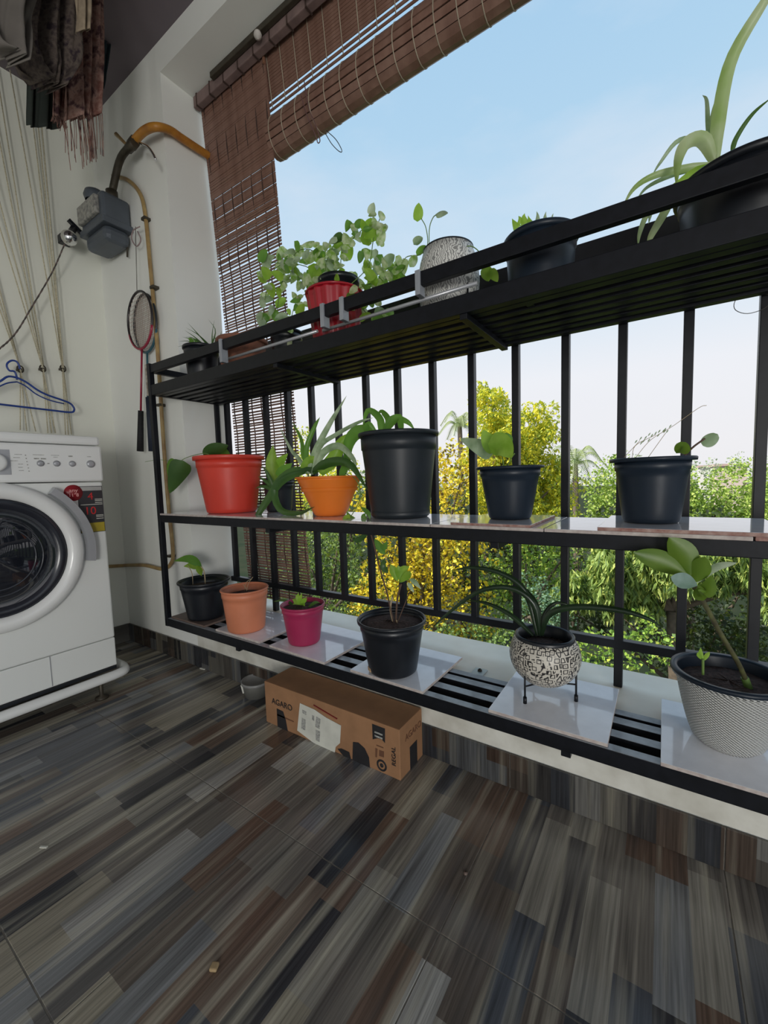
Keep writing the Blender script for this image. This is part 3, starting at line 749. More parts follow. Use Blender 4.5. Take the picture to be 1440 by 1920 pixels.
vines = [[(610, 540), (575, 500), (520, 500), (500, 545), (490, 610)], [(620, 540), (600, 480), (560, 470), (530, 520), (520, 580)], [(640, 530), (640, 480), (655, 455), (690, 420)],
         [(650, 540), (690, 500), (700, 450), (712, 410)], [(660, 545), (700, 530), (730, 520), (742, 495)], [(600, 540), (560, 560), (545, 600), (540, 630)], [(620, 530), (610, 500), (625, 460)],
         [(665, 550), (700, 560), (730, 545), (745, 520)], [(655, 550), (690, 590), (715, 610)], [(600, 545), (565, 530), (548, 500), (500, 490)]]
for v in vines:
    T3.ps(v, .0012, stemg, dy=rr.uniform(-.05, .06))
for v in vines:
    P = bez([Vector((a, b, 0)) for a, b in v], 12)
    for q in P[1:]:
        for _rep in range(rr.choice((2, 2, 3))):
            s = rr.uniform(14, 28); random.seed(rr.random())
            mm = rr.choice([L_pothos, L_pothos, L_pale, L_bright, L_green])
            pothos_leaf(T3.t, q.x+rr.uniform(-18, 18), q.y+rr.uniform(-20, 16), s, rr.uniform(0, 2*math.pi), T3.yc+rr.uniform(-.06, .09), mm, rr.uniform(-.02, .03))
for (x, y, s, a, mm) in ((694, 432, 48, 1.5, L_bright), (686, 445, 34, 1.9, L_bright), (712, 440, 44, 1.4, L_pothos), (650, 470, 42, 1.3, L_bright), (633, 450, 30, -2.6, L_dark), (590, 512, 36, -.8, L_bright), (500, 490, 34, 1.6, L_pale), (545, 480, 30, 1.2, L_pale),
                         (490, 600, 34, -1.5, L_pale), (705, 500, 38, 1.5, L_pale), (728, 490, 34, .8, L_pale), (530, 500, 30, 0, L_pothos), (490, 520, 28, 2.2, L_bright), (508, 545, 30, -1.2, L_bright), (740, 530, 26, -.6, L_bright), (585, 480, 36, .4, L_pothos)):
    pothos_leaf(T3.t, x, y, s, a, T3.yc+rr.uniform(-.03, .05), mm, .02)
# patterned bowl with vine
T4c, T4r = centre_on(783, 899, 500, 0, .955)
T4 = thing('bowl_planter', (T4c.x, T4c.y, ZU), 'round pale bowl planter with grey scroll print on the top shelf, thin vine stems', 'potted plant')
z1 = ony(840, 472, T4c.y).z; hh = z1-ZU
MB().lathe((T4c.x, T4c.y, ZU), [(T4r*.5, .002), (T4r*.68, .010), (T4r*.84, hh*.2), (T4r*.95, hh*.4), (T4r, hh*.58), (T4r*.98, hh*.72), (T4r*.91, hh*.86), (T4r*.80, hh), (T4r*.76, hh), (T4r*.8, hh*.85)], 52, cap0=True).build('bowl', scroll, T4)
MB().lathe((T4c.x, T4c.y, ZU), [(T4r*.79, hh*.86), (T4r*.4, hh*.88), (0, hh*.89)], 24).build('soil', soilm, T4)
MB().lathe((T4c.x, T4c.y, ZU), [(T4r*.79, hh-.001), (T4r*.815, hh+.003), (T4r*.75, hh+.003)], 52).build('rim', greypl, T4)
for an in (215, 330, 90):
    d = Vector((math.cos(math.radians(an)), math.sin(math.radians(an)), 0))*T4r*1.0
    MB().tube([(T4c.x+d.x, T4c.y+d.y, ZU), (T4c.x+d.x, T4c.y+d.y, ZU+hh*.45)], .0022, 6).build('leg', black, T4)
def tstem(t, pts, Y, r=.0011, m=stemg, dy=0): MB().tube(bez(pxl(pts, Y, dy), 14), r, 6).build('stem', m, t)
tstem(T4, [(800, 475), (802, 450), (798, 425), (790, 410)], .95); tstem(T4, [(805, 475), (805, 430), (812, 408), (820, 402)], .95)
tstem(T4, [(800, 470), (785, 478), (762, 482), (752, 500)], .95); tstem(T4, [(860, 465), (885, 462), (905, 480), (915, 500)], .93)
pothos_leaf(T4, 784, 398, 36, 1.5, .95, L_bright, .01); pothos_leaf(T4, 828, 401, 24, .1, .95, L_pale, .03); pothos_leaf(T4, 784, 452, 22, .7, .95, L_pale, .01)
pothos_leaf(T4, 757, 500, 32, -1.5, .95, L_pothos, .01); pothos_leaf(T4, 775, 490, 26, 1.0, .95, L_pothos, .02); pothos_leaf(T4, 912, 512, 32, -1.3, .93, L_bright, .02); pothos_leaf(T4, 925, 516, 30, -1.0, .93, L_bright, .01); pothos_leaf(T4, 742, 512, 20, -1.3, .95, L_bright, .02)
pothos_leaf(T4, 790, 470, 26, .9, .95, L_green, .02)
T5 = Pot('potted_plant', 'black bucket pot with pointed succulent leaves showing over the guard rail of the top shelf', ZU, (944, 1086, 447), (962, 1078), .965, bluepl, .012, .005, .02, seg=52)
for q, w in (([(985, 425), (982, 408), (984, 400)], 18), ([(970, 428), (964, 418), (960, 410)], 16), ([(976, 420), (975, 410), (972, 405)], 14), ([(1008, 416), (1008, 404), (1006, 396)], 10), ([(1022, 414), (1022, 405), (1024, 396)], 10), ([(995, 420), (992, 412), (990, 404)], 12), ([(1034, 414), (1036, 404), (1038, 400)], 5)):
    T5.pl(q, w, SPIKE, L_bright if q[0][0] < 1000 else L_pale, Y=.93, n=7)
T6 = Pot('potted_plant', 'large black pot with a spider plant at the right end of the top shelf', ZU, (1262, 1560, 330), (1290, 1520), .985, blackpl, .012, .006, .02, seg=60)
for q, w, dy, mm in (([(1342, 300), (1348, 220), (1372, 110), (1435, 0), (1450, -30)], 24, -.05, L_spider), ([(1335, 300), (1328, 240), (1325, 190), (1317, 178)], 8, .03, L_pale), ([(1338, 305), (1335, 250), (1342, 200), (1352, 170)], 14, .03, L_spider),
                     ([(1338, 302), (1318, 262), (1288, 268), (1272, 300), (1268, 352)], 24, -.06, L_spider), ([(1335, 305), (1305, 265), (1270, 265), (1238, 305), (1222, 330)], 9, .02, L_pale),
                     ([(1335, 308), (1290, 315), (1230, 328), (1190, 352), (1165, 392)], 13, -.04, L_spider), ([(1335, 310), (1270, 325), (1215, 350), (1190, 380)], 8, .03, L_pale),
                     ([(1335, 312), (1300, 330), (1270, 350), (1240, 362)], 24, -.03, L_bright), ([(1372, 290), (1380, 260), (1410, 215), (1450, 180)], 9, -.03, L_dark),
                     ([(1262, 365), (1245, 400), (1222, 440), (1214, 462)], 15, -.01, L_spider), ([(1250, 368), (1215, 400), (1200, 435), (1196, 462)], 10, .02, L_spider), ([(1235, 370), (1222, 395), (1216, 420)], 8, .01, L_pale)):
    T6.pl(q, w, STRAP, mm, dy=dy, fold=.4, n=20, Y=.94)

# ================================================================ WASHING MACHINE
WX = -1.68; WY0, WY1 = .085, .684; WZ0, WZ1 = .098, .935; WB = -2.16
wm = thing('washing_machine', ((WX+WB)/2, (WY0+WY1)/2, .0), 'white front-loading washing machine with a dark round door by the left wall', 'washing machine')
MB().box(WB, WX, WY0, WY1, .205, .778, bevel=.006).build('cabinet', whitebody, wm)
MB().box(WB, WX-.002, WY0, WY1, WZ0, .2035, bevel=.004).build('kick_plate', whitebody, wm)
MB().box(WX-.0025, WX-.0008, .484, .4865, WZ0+.004, .2035).build('kick_plate_joint', greym, wm)
MB().box(WB, WX+.010, WY0, WY1+.002, .7805, .904, bevel=.007).build('control_panel', whitepl, wm); cp_o = COL.objects[-1]
MB().box(WB, WX+.004, WY0-.001, WY1+.002, .9065, .938, bevel=.009).build('top_lid', whitepl, wm)
DC = Vector((WX, .375, .552))
Mx = Matrix(((0, 0, 1), (1, 0, 0), (0, 1, 0)))    # lathe axis -> +x
dr = MB().lathe(DC, [(.232, -.002), (.230, .014), (.222, .024), (.205, .028), (.186, .022), (.182, .012)], 72, M=Mx).build('door_ring', whitepl, wm); dr_o = dr
MB().lathe(DC, [(.184, .008), (.176, .016), (.160, .014), (.150, .004)], 64, M=Mx).build('door_bezel', mat('dark_bezel', (.02, .022, .03), .2, 0, .1), dr_o)
glass = mat('smoked_door_glass', (.012, .014, .020), .04, 0, .1, coat=1.)
MB().lathe(DC, [(.152, .006), (.128, .0022), (.095, .008), (.05, .013), (0, .015)], 56, M=Mx).build('door_glass', glass, dr_o)
for rr_, xx in ((.118, .005), (.098, .009)):
    MB().tube([DC+Vector((xx, rr_*math.cos(a*.1309), rr_*math.sin(a*.1309))) for a in range(48)], .0022, 6, closed=True).build('glass_rib', mat('glass_rib', (.05, .055, .065), .15), dr_o)
# curved handle: quarter ring
hb = MB(); seg = 16
pts = []
for i in range(seg+1):
    a = math.radians(53-i/seg*64); t_ = i/seg
    for (rr_, xo) in ((.237, .006), (.239, .030), (.261, .030), (.265, .004)):
        pts.append(DC+Vector((xo, rr_*math.cos(a)*1.0, rr_*math.sin(a))))
fs = [[i*4+j, i*4+j+1, (i+1)*4+j+1, (i+1)*4+j] for i in range(seg) for j in range(3)]+[[3, 2, 1, 0], [seg*4, seg*4+1, seg*4+2, seg*4+3]]
hb.add(pts, fs); hb.build('door_handle', greym, dr_o, label='silver grey curved handle')
# buttons, dial
MB().box(WX+.0095, WX+.0108, .345, .432, .805, .882, bevel=.0005).build('dial_plate', greym, cp_o)
MB().lathe((WX+.010, .395, .842), [(.028, 0), (.026, .016), (.018, .018), (.0, .018)], 36, M=Mx).build('programme_dial', whitepl, cp_o)
btn = None
for y in (.506, .549, .593, .648):
    r_ = .0085 if y < .6 else .0115
    MB().lathe((WX+.0095, y, .841), [(r_+.0015, 0), (r_+.0015, .0018), (r_, .002), (r_, .005), (r_*.6, .0062), (0, .0062)], 20, M=Mx).build('button', greym, cp_o)
pr = MB()
for y, z, w, h in ((.452, .868, .018, .0016), (.448, .858, .016, .0016), (.44, .848, .02, .0016), (.456, .838, .012, .0016), (.455, .828, .012, .0016), (.456, .818, .012, .0016),
                   (.503, .868, .030, .0016), (.497, .856, .014, .004), (.515, .856, .014, .004), (.547, .868, .022, .0016), (.548, .862, .012, .0014), (.590, .866, .012, .004), (.645, .866, .012, .002), (.527, .841, .006, .003), (.47, .866, .003, .003), (.471, .856, .003, .003), (.472, .846, .003, .003), (.473, .836, .003, .003), (.474, .826, .003, .003), (.475, .816, .003, .003)):
    pr.box(WX+.0098, WX+.0104, y-w/2, y+w/2, z-h/2, z+h/2)
pr.build('panel_print', inkg, cp_o, kind='stuff')
# energy sticker
st = MB().box(WX-.0005, WX+.0012, .604, .681, .600, .764, bevel=.0004).build('sticker', mat('black_sticker', (.035, .035, .04), .35), wm)
MB().box(WX+.0010, WX+.0016, .606, .679, .602, .634).build('gold_band', mat('gold_print', (.42, .33, .03), .4), st)
MB().box(WX+.0010, WX+.0016, .606, .679, .748, .762).build('grey_band', mat('grey_band_print', (.42, .42, .40), .4), st)
mb = MB()
for z in (.717, .712, .660, .655, .648, .705): mb.box(WX+.0010, WX+.0016, .655, .678, z-.0011, z+.0011)
mb.box(WX+.0010, WX+.0016, .61, .678, .698, .700).build('small_print', paper, st)
redp = mat('red_print', (.55, .03, .03), .4); pinkp = mat('pale_red_print', (.8, .42, .40), .4)
text_mesh('4', .036, redp, st, (WX+.0018, .642, .727), FACE_PX); text_mesh('10', .038, redp, st, (WX+.0018, .638, .676), FACE_PX)
rs_ = MB().lathe((WX, .592, .742), [(.0275, -.0002), (.0275, .0022), (.0, .0022)], 40, M=Mx).build('round_red_sticker', mat('dark_red_sticker', (.27, .012, .02), .35), wm)
text_mesh('any', .019, pinkp, rs_, (WX+.0026, .592, .750), FACE_PX); text_mesh('11°8', .016, pinkp, rs_, (WX+.0026, .592, .734), FACE_PX)
# stand of white tube
sd = thing('machine_stand', (-1.9, .385, 0), 'low white tubular stand on small feet under the washing machine', 'stand')
zc = .072
MB().tube(bez([(WX+.022, -.02, zc), (WX+.022, .62, zc)], 4)+bez([(WX+.022, .66, zc), (WX+.012, .700, zc), (WX-.03, .716, zc)], 8)[0:]+[Vector((-2.10, .716, zc))], .0165, 12).build('tube_frame', whitepl, sd)
MB().box(-2.14, WX+.002, .03, .68, .0875, .0975).build('tray', blackpl, sd)
for (x, y) in ((WX+.012, .62), (WX+.012, .1), (-2.08, .69), (-2.08, .1)):
    MB().lathe((x, y, 0), [(.021, 0), (.021, .007), (.007, .012), (.006, .062)], 16, cap0=True).build('foot', pipe_d, sd)

# ================================================================ WALL THINGS
# gas meter
sx = -1.872; yf = onx(192, 400, sx).y; xl_ = ony(146, 400, yf).x
zt1 = onx(192, 352, sx).z; zfl = onx(192, 402, sx).z; zfb = onx(192, 411, sx).z; zb1 = onx(196, 441, sx).z
gm = thing('gas_meter', (sx-.1, YW-.06, zb1), 'dark grey gas meter mounted on the wall above the rackets', 'gas meter')
MB().box(xl_+.01, sx-.006, yf+.004, .955, zfl, zt1, bevel=.012).build('upper_case', gauge_grey, gm); uc_ = COL.objects[-1]
MB().box(xl_, sx, yf, .958, zfb, zfl+.006, bevel=.004).build('flange', gauge_grey, gm)
lo = MB().box(xl_+.016, sx-.012, yf+.010, .952, zb1, zfb+.002, bevel=.022); lo.build('lower_case', gauge_grey, gm)
MB().box(xl_+.022, sx-.03, yf-.014, yf+.006, zfl+.018, zt1-.016, bevel=.005).build('dial_face', mat('meter_dial', (.42, .41, .37), .4, 0, .4, 70, col2=(.12, .12, .12)), uc_)
MB().tube([(xl_+.05, yf+.05, zt1-.01), (xl_+.05, yf+.05, zt1+.035)], .030, 18).build('inlet_cap', gauge_grey, gm)
MB().lathe((xl_+.05, yf+.05, zt1+.03), [(.036, 0), (.042, .02), (.036, .038), (.0, .044)], 20).build('dome_cap', gauge_grey, gm)
MB().tube([(sx-.04, yf+.06, zt1-.01), (sx-.04, yf+.06, zt1+.03)], .022, 14).build('outlet_union', pipe_d, gm)
MB().tube([(sx-.04, .945, zb1-.03), (sx-.03, .945, zb1+.03)], .004, 6).build('fixing_strap', pipe_d, gm)
# gas pipe
gp = thing('gas_pipe', tuple(ony(265, 255, .93)), 'yellow gas pipe rising from the meter and bending out past the column under the blind', 'pipe')
o1 = Vector((sx-.04, yf+.06, zt1+.02))
MB().tube(bez([o1, ony(225, 300, .915), ony(248, 270, .91)], 10), .0135, 12).build('lower_run', pipe_d, gp, label='darkened lower run')
MB().tube(bez([ony(250, 266, .91), ony(270, 246, .91), ony(292, 238, .915), onx(318, 244, -1.575), onx(345, 262, -1.575), onx(400, 298, -1.575)], 26), .0145, 12).build('upper_run', pipe_y, gp)
MB().tube([ony(246, 273, .91), ony(254, 263, .91)], .019, 8).build('union_nut', pipe_d, gp)
v = thing('gas_valve', tuple(ony(240, 270, .91)), 'small brass-tipped valve tap beside the bend of the yellow gas pipe', 'valve')
MB().tube([ony(240, 280, .90), ony(252, 268, .90)], .016, 8).build('valve_body', pipe_d, v)
MB().tube([ony(238, 272, .895), ony(218, 252, .895)], [.005, .008], 8).build('lever', pipe_t, v)
MB().tube(bez([ony(262, 268, .90), ony(278, 276, .90), ony(288, 290, .90), ony(292, 300, .90)], 8), .0045, 6).build('spout', chrome, v)
sp_ = thing('gas_line', tuple(ony(300, 660, .945)), 'thin tarnished yellow gas line running down the wall and away behind the washing machine', 'pipe')
Pn = [(212, 330), (240, 338), (262, 362), (272, 400), (280, 480), (289, 580), (297, 680), (306, 820), (315, 940), (324, 1030), (321, 1056), (305, 1067), (272, 1060), (235, 1060)]
MB().tube(bez([ony(x, y, .945) for x, y in Pn]+[onx(240, 1060, XL+.014), onx(205, 1062, XL+.014), onx(150, 1066, XL+.014)], 80), .0078, 10).build('line', pipe_t, sp_)
for (x, y) in ((275, 412), (291, 540), (303, 760), (322, 1042)):
    p = ony(x, y, .95); MB().box(p.x-.013, p.x+.013, .934, .9595, p.z-.005, p.z+.005).build('pipe_clamp', pipe_d, sp_)
# rackets
def racket(cpx, wpx, hpx, shaft, grip, Y, label, mtop, mshaft, mgrip):
    c = ony(cpx[0], cpx[1], Y); t = thing('badminton_racket', (c.x, Y, ony(*grip[1], Y).z), label, 'racket')
    a = wpx/2/ppm(c)/abs(RT.x)*.88; b = hpx/2/ppm(c)
    a = (ony(cpx[0]+wpx/2, cpx[1], Y).x-ony(cpx[0]-wpx/2, cpx[1], Y).x)/2
    zb = ony(cpx[0], cpx[1]+hpx/2, Y).z; ztp = ony(cpx[0], cpx[1]-hpx/2, Y).z; cz = (zb+ztp)/2; b = (ztp-zb)/2
    MB().tube([(c.x+a*math.cos(i*math.pi/18), Y, cz+b*math.sin(i*math.pi/18)) for i in range(36)], .0048, 8, closed=True).build('head_frame', mtop, t); hf_ = COL.objects[-1]
    MB().tube([(c.x+(a+.0006)*math.cos(i*math.pi/18), Y, cz+(b+.0006)*math.sin(i*math.pi/18)) for i in range(20, 35)], .0052, 8).build('throat', mshaft, hf_)
    s = MB()
    n = 15
    for i in range(1, n):
        u = -1+2*i/n; hgt = b*math.sqrt(1-u*u); s.tube([(c.x+a*u, Y, cz-hgt), (c.x+a*u, Y, cz+hgt)], .0007, 4, cap=False)
        hw = a*math.sqrt(1-u*u); s.tube([(c.x-hw, Y+.001, cz+b*u), (c.x+hw, Y+.001, cz+b*u)], .0007, 4, cap=False)
    s.build('strings', mat('racket_string', (.42, .33, .28), .6), t)
    MB().tube([(c.x, Y, zb), ony(*shaft, Y)], .0042, 8).build('shaft', mshaft, t)
    MB().tube([ony(*grip[0], Y), ony(*grip[1], Y)], [.011, .014], 10).build('grip', mgrip, t)
blk_grip = mat('black_grip_tape', (.012, .012, .014), .8, 0, .3, 90, .4)
racket((262, 600), 46, 110, (264, 772), ((264, 770), (263, 846)), .925, 'red and black badminton racket hanging by its head on the wall', mat('racket_black', (.02, .016, .018), .3), mat('racket_red', (.30, .02, .05), .3), blk_grip)
racket((272, 606), 42, 112, (277, 748), ((278, 745), (285, 846)), .943, 'blue-gripped badminton racket hanging behind the red one', mat('racket_dark', (.02, .025, .03), .3), mat('racket_teal', (.03, .10, .13), .3), mat('navy_grip', (.012, .018, .035), .7))
hs = thing('hanging_string', tuple(ony(257, 545, .92)), 'thin string holding the rackets below the gas meter', 'string')
MB().tube([ony(254, 425, .93), ony(257, 548, .93)], .0012, 5).build('cord', pipe_d, hs)
MB().tube(bez([ony(262, 425, .93), ony(250, 432, .93), ony(247, 448, .93), ony(256, 462, .93), ony(264, 450, .93), ony(258, 434, .93)], 20), .0025, 6).build('looped_wire', mat('pink_grey_wire', (.30, .22, .22), .6), hs)

# little chrome lamp with twisted cable
cl = thing('clip_lamp', tuple(onx(133, 440, -2.13)), 'small chrome ball lamp on a black clip left of the gas meter', 'lamp')
pc = onx(130, 446, -2.10)
MB().lathe(pc, [(.001, -.030)]+[(.030*math.cos(a), .030*math.sin(a)) for a in (-1.2, -.8, -.4, 0, .4, .8, 1.2)]+[(.001, .030)], 20).build('chrome_head', chrome, cl)
MB().obox(onx(128, 412, -2.15), onx(158, 443, -2.15), .016, .012).build('clip_arm', blackpl, cl)
MB().obox(onx(140, 426, -2.16), onx(132, 438, -2.11), .018, .018).build('clip_jaw', blackpl, cl)
MB().box(XL, XL+.035, pc.y-.012, pc.y+.03, pc.z+.0, pc.z+.035, bevel=.003).build('wall_mount', blackpl, cl)
cbl = thing('lamp_cable', tuple(onx(60, 570, -2.12)), 'dark twisted cable slanting down the left wall from the chrome lamp', 'cable')
A = bez([onx(121, 458, -2.10), onx(98, 510, -2.12), onx(60, 575, -2.12), onx(25, 630, -2.12), onx(-20, 668, -2.12), onx(-70, 700, -2.12)], 90)
for ph, nm_ in ((0, 'strand'), (math.pi, 'strand')):
    MB().tube([p+Vector((.0022*math.cos(i*1.1+ph), 0, .0022*math.sin(i*1.1+ph))) for i, p in enumerate(A)], .0022, 5).build(nm_, mat('grey_cable', (.06, .055, .05), .6) if ph else mat('brown_cable', (.14, .10, .09), .6), cbl)

# clothes line ropes (three bundles) with rings
def rope_bundle(label, lines, ring):
    X = XL+.030; p = onx(*ring, X)
    t = thing('pulley_ropes', p, label, 'rope')
    for q in lines:
        dx_ = random.uniform(-.016, .016); P = [onx(a, b, X+dx_) for a, b in q]
        if P[0].z > p.z+.05: P[0] = P[-1]+(P[0]-P[-1])*((ZC-.02-P[-1].z)/(P[0].z-P[-1].z))     # runs on up to the ceiling
        MB().tube(P, .0023, 6).build('rope', ropem, t)
    MB().tube([p+Vector((0, .010*math.cos(i*.5236), .013*math.sin(i*.5236))) for i in range(12)], .003, 6, closed=True).build('ring', pipe_d, t)
    MB().box(XL, X, p.y-.006, p.y+.006, p.z-.004, p.z+.004).build('wall_hook', pipe_d, t)
rope_bundle('tan ropes nearest the left picture edge, gathered behind the hanger hook', [[(-40, 430), (38, 690)], [(-20, 470), (38, 690)], [(-60, 410), (38, 690)], [(38, 692), (38, 806)], [(38, 692), (50, 808)], [(38, 692), (67, 809)]], (38, 692))
rope_bundle('middle bundle of tan ropes gathered at a ring on the left wall', [[(-15, 190), (80, 690)], [(0, 175), (82, 688)], [(-30, 330), (80, 690)], [(5, 400), (81, 690)], [(80, 692), (90, 812)], [(81, 692), (97, 812)], [(81, 692), (104, 812)]], (80, 691))
rope_bundle('rightmost bundle of tan ropes hanging from the drying rack near the wall corner', [[(58, 200), (117, 690)], [(68, 200), (118, 688)], [(75, 200), (119, 690)], [(36, 230), (117, 690)], [(117, 692), (123, 815)], [(118, 692), (128, 815)], [(119, 692), (134, 815)]], (118, 691))
# hanger
hg = thing('clothes_hanger', tuple(onx(32, 710, -2.12)), 'blue plastic clothes hanger hooked on the ropes above the washing machine', 'hanger')
bluem = mat('blue_hanger_plastic', (.012, .045, .24), .35)
HX = -2.125
def hp(l): return [onx(a, b, HX) for a, b in l]
MB().tube(bez(hp([(37, 692), (36, 686), (31, 678), (22, 676), (14, 681), (13, 688), (18, 695), (26, 696), (30, 702), (32, 712)]), 34), .0035, 8).build('hook', bluem, hg)
MB().tube(bez(hp([(32, 708), (50, 717), (70, 731), (90, 741), (127, 754), (137, 762), (139, 769), (132, 773), (95, 769), (0, 758), (-60, 750), (-68, 745), (-62, 738), (-20, 724), (0, 715), (15, 706), (32, 708)]), 70), .0040, 8).build('frame', bluem, hg)
MB().tube(bez(hp([(32, 716), (48, 724), (68, 739), (92, 750), (120, 757)]), 18), .0028, 6).build('shoulder_rib', bluem, hg)
MB().tube(bez(hp([(32, 716), (15, 718), (0, 724), (-30, 738)]), 18), .0028, 6).build('shoulder_rib', bluem, hg)

# ceiling drying rack and the washing on it
dk = thing('ceiling_drying_rack', (-1.6, .3, 2.3), 'slim metal rods of a ceiling drying rack above the hanging washing', 'drying rack')
for x in (-1.75, -1.62, -1.49, -1.36):
    MB().tube([(x, -.9, 2.30), (x, .70, 2.30)], .007, 8).build('rod', chrome, dk)
for y in (.62, -.8): 
    MB().box(-1.80, -1.31, y, y+.03, 2.305, 2.32).build('crossbar', chrome, dk)
    MB().tube([(-1.55, y+.015, 2.32), (-1.55, y+.015, ZC)], .004, 6).build('hanging_wire', pipe_d, dk)
def cloth(label, X, left, right, m, folds=5, amp=.022, fringe=0, name='garment', mi2=None):
    n = 26; L_ = bez([onx(a, b, X) for a, b in left], n); R_ = bez([onx(a, b, X) for a, b in right], n); cols = 40
    top = (L_[0]+R_[0])/2
    t = thing(name, top, label, 'clothes')
    mb = MB(); ph = random.uniform(0, 6)
    for i in range(n):
        for j in range(cols):
            u = j/(cols-1); p = L_[i].lerp(R_[i], u)
            d = amp*(math.sin(u*folds*6.283+ph+i*.06)+.5*math.sin(u*folds*14+i*.22+ph))*(.6+.6*i/n)
            mb.v.append(p+Vector((d, d*.3, 0)))
    for i in range(n-1):
        for j in range(cols-1):
            a = i*cols+j; mb.f.append([a, a+1, a+cols+1, a+cols]); mb.mi.append(0); mb.sm.append(True)
    o = mb.build('cloth', m, t)
    sol = o.modifiers.new('thickness', 'SOLIDIFY'); sol.thickness = .002
    if fringe:
        fb = MB()
        for j in range(0, cols):
            p = mb.v[(n-1)*cols+j]; q = p+Vector((random.uniform(-.006, .006), random.uniform(-.008, .008), -fringe*random.uniform(.7, 1.15)))
            fb.tube([p, p.lerp(q, .5)+Vector((.003, 0, 0)), q], .0011, 4, cap=False)
        fb.build('fringe', m, t)
    return t
def clothmat(name, a, b, c, scale):
    N = NB(name); P = N.pos(True)
    f = N.noise(P, scale, 4, .6); g = N.n('ShaderNodeTexVoronoi'); g.inputs['Scale'].default_value = scale*1.6; N.l(P, g.inputs['Vector'])
    col = N.ramp(f, [(.35, a), (.5, b), (.62, c)]); col = N.mix(N.ramp(g.outputs['Distance'], [(.2, (.5, .5, .5)), (.4, (0, 0, 0))]), col, a)
    N.l(col, N.b.inputs['Base Color']); N.b.inputs['Roughness'].default_value = .9; MATS[name] = N.m; return N.m
shawl = clothmat('rust_print_cloth', (.20, .085, .065), (.36, .22, .18), (.075, .03, .035), 22)
plaid = clothmat('dark_brown_floral_cloth', (.05, .035, .035), (.14, .11, .09), (.035, .022, .03), 26)
greyc = mat('grey_beige_cloth', (.15, .135, .12), .9, 0, .2, 8, .2)
greenc = mat('dark_green_cloth', (.028, .036, .030), .9, 0, .2, 14, .2)
teal = mat('black_teal_cloth', (.02, .035, .042), .9, 0, .2, 14, .2)
cream = mat('cream_stripe_cloth', (.34, .27, .19), .9, 0, .3, 30, .2)
redc = mat('deep_crimson_cloth', (.13, .008, .025), .9, 0, .2)
cloth('grey-beige cloth hung at the top left corner, slanting to a point', -1.42, [(-60, -110), (-60, 0), (-30, 80), (10, 100)], [(110, -110), (70, 10), (55, 60), (32, 124)], greyc, 2, .03)
cloth('dark brown floral garment bundled in the middle of the hanging washing', -1.52, [(50, -90), (18, 60), (36, 120), (75, 150)], [(140, -90), (146, 60), (142, 120), (105, 170)], plaid, 3, .034)
cloth('rust and pink printed shawl with a long fringe, hanging lowest', -1.60, [(120, -70), (126, 110), (133, 222)], [(188, -70), (190, 90), (180, 218)], shawl, 3, .026, fringe=.13)
cloth('dark green cloth with a straight hem hanging left of the fringed shawl', -1.74, [(46, -60), (48, 130), (48, 236)], [(112, -60), (108, 130), (108, 243)], greenc, 2, .008)
cloth('narrow teal-black cloth hanging right of the fringed shawl', -1.76, [(172, -50), (180, 80), (186, 168)], [(212, -50), (208, 60), (190, 168)], teal, 2, .008)
cloth('cream striped cloth strip hanging in front of the dark bundle', -1.44, [(132, -120), (145, 0), (146, 60)], [(175, -120), (172, 0), (170, 55)], cream, 2, .01)
cloth('deep crimson cloth peeping in at the top edge right of the washing', -1.80, [(185, -60), (190, 0), (205, 24)], [(232, -60), (228, 0), (218, 24)], redc, 2, .008)
cloth('pinkish brown cloth strip with tassels beside the dark green cloth', -1.66, [(98, -70), (100, 130), (102, 215)], [(126, -70), (124, 130), (118, 232)], shawl, 2, .008, fringe=.02)

# ================================================================ BAMBOO BLINDS
def blind_path1(z):   # y of the hanging blind at height z
    if z > 1.30: return 1.118+(2.29-z)/(2.29-1.30)*.062
    return 1.180
b1 = thing('bamboo_blind', (-1.40, 1.16, .30), 'narrow brown bamboo blind let down fully beside the white column', 'blind')
BX0, BX1 = -1.588, -1.205
def xoff(z): return .055*max(0, (1.2-z)/.9)**1.3 if z < 1.2 else 0
sl_me = None; z = 2.275; i = 0
while z > .262:
    pitch = .0118+.0004*math.sin(i*.9)+random.uniform(-.0003, .0003)
    if sl_me is None:
        o = MB().box(BX0, BX1, -.0016, .0016, -.0054, .0054).build('slat', slatm, b1, loc=(0, 0, 0)); sl_me = o.data
    else:
        o = bpy.data.objects.new('slat', sl_me); COL.objects.link(o); o.parent = b1; o.scale.z = .74 if z < .62 else max(.56, min(1., .56+(z-1.62)/.46*.44))*random.uniform(.94, 1.04)
    o.location = Vector((xoff(z), blind_path1(z), z))-b1.location
    o.rotation_euler = (0.12*math.sin(i*1.7), random.uniform(-.0012, .0012)-.002, 0)
    if z > 1.75 and (i % 13) in (9,): pitch += .0022
    z -= pitch if z < 1.72 else pitch*.80; i += 1
for k in range(7):
    x = BX0+.018+k*(BX1-BX0-.03)/6
    P = [(x+xoff(zz), blind_path1(zz)+s_*.0026, zz) for zz, s_ in zip([2.28-j*.1009 for j in range(21)], [1 if j % 2 else -1 for j in range(21)])]
    MB().tube(P, .0025, 5).build('thread', darkthread, b1)
MB().box(BX1-.006+0, BX1+.0, 1.112, 1.120, 2.24, 2.28).build('edge_binding', mat('orange_brown_binding', (.25, .12, .07), .7), b1)
b2 = thing('bamboo_blind', (-.3, 1.17, 2.0), 'wide brown bamboo blind rolled up to a thick roll under the lintel', 'blind')
CX0, CX1 = -1.225, .95
sl2 = MB().box(CX0, CX1, -.0014, .0014, -.0048, .0048).build('slat', slatm, b2, loc=(0, 0, 0)); me2 = sl2.data
first = True
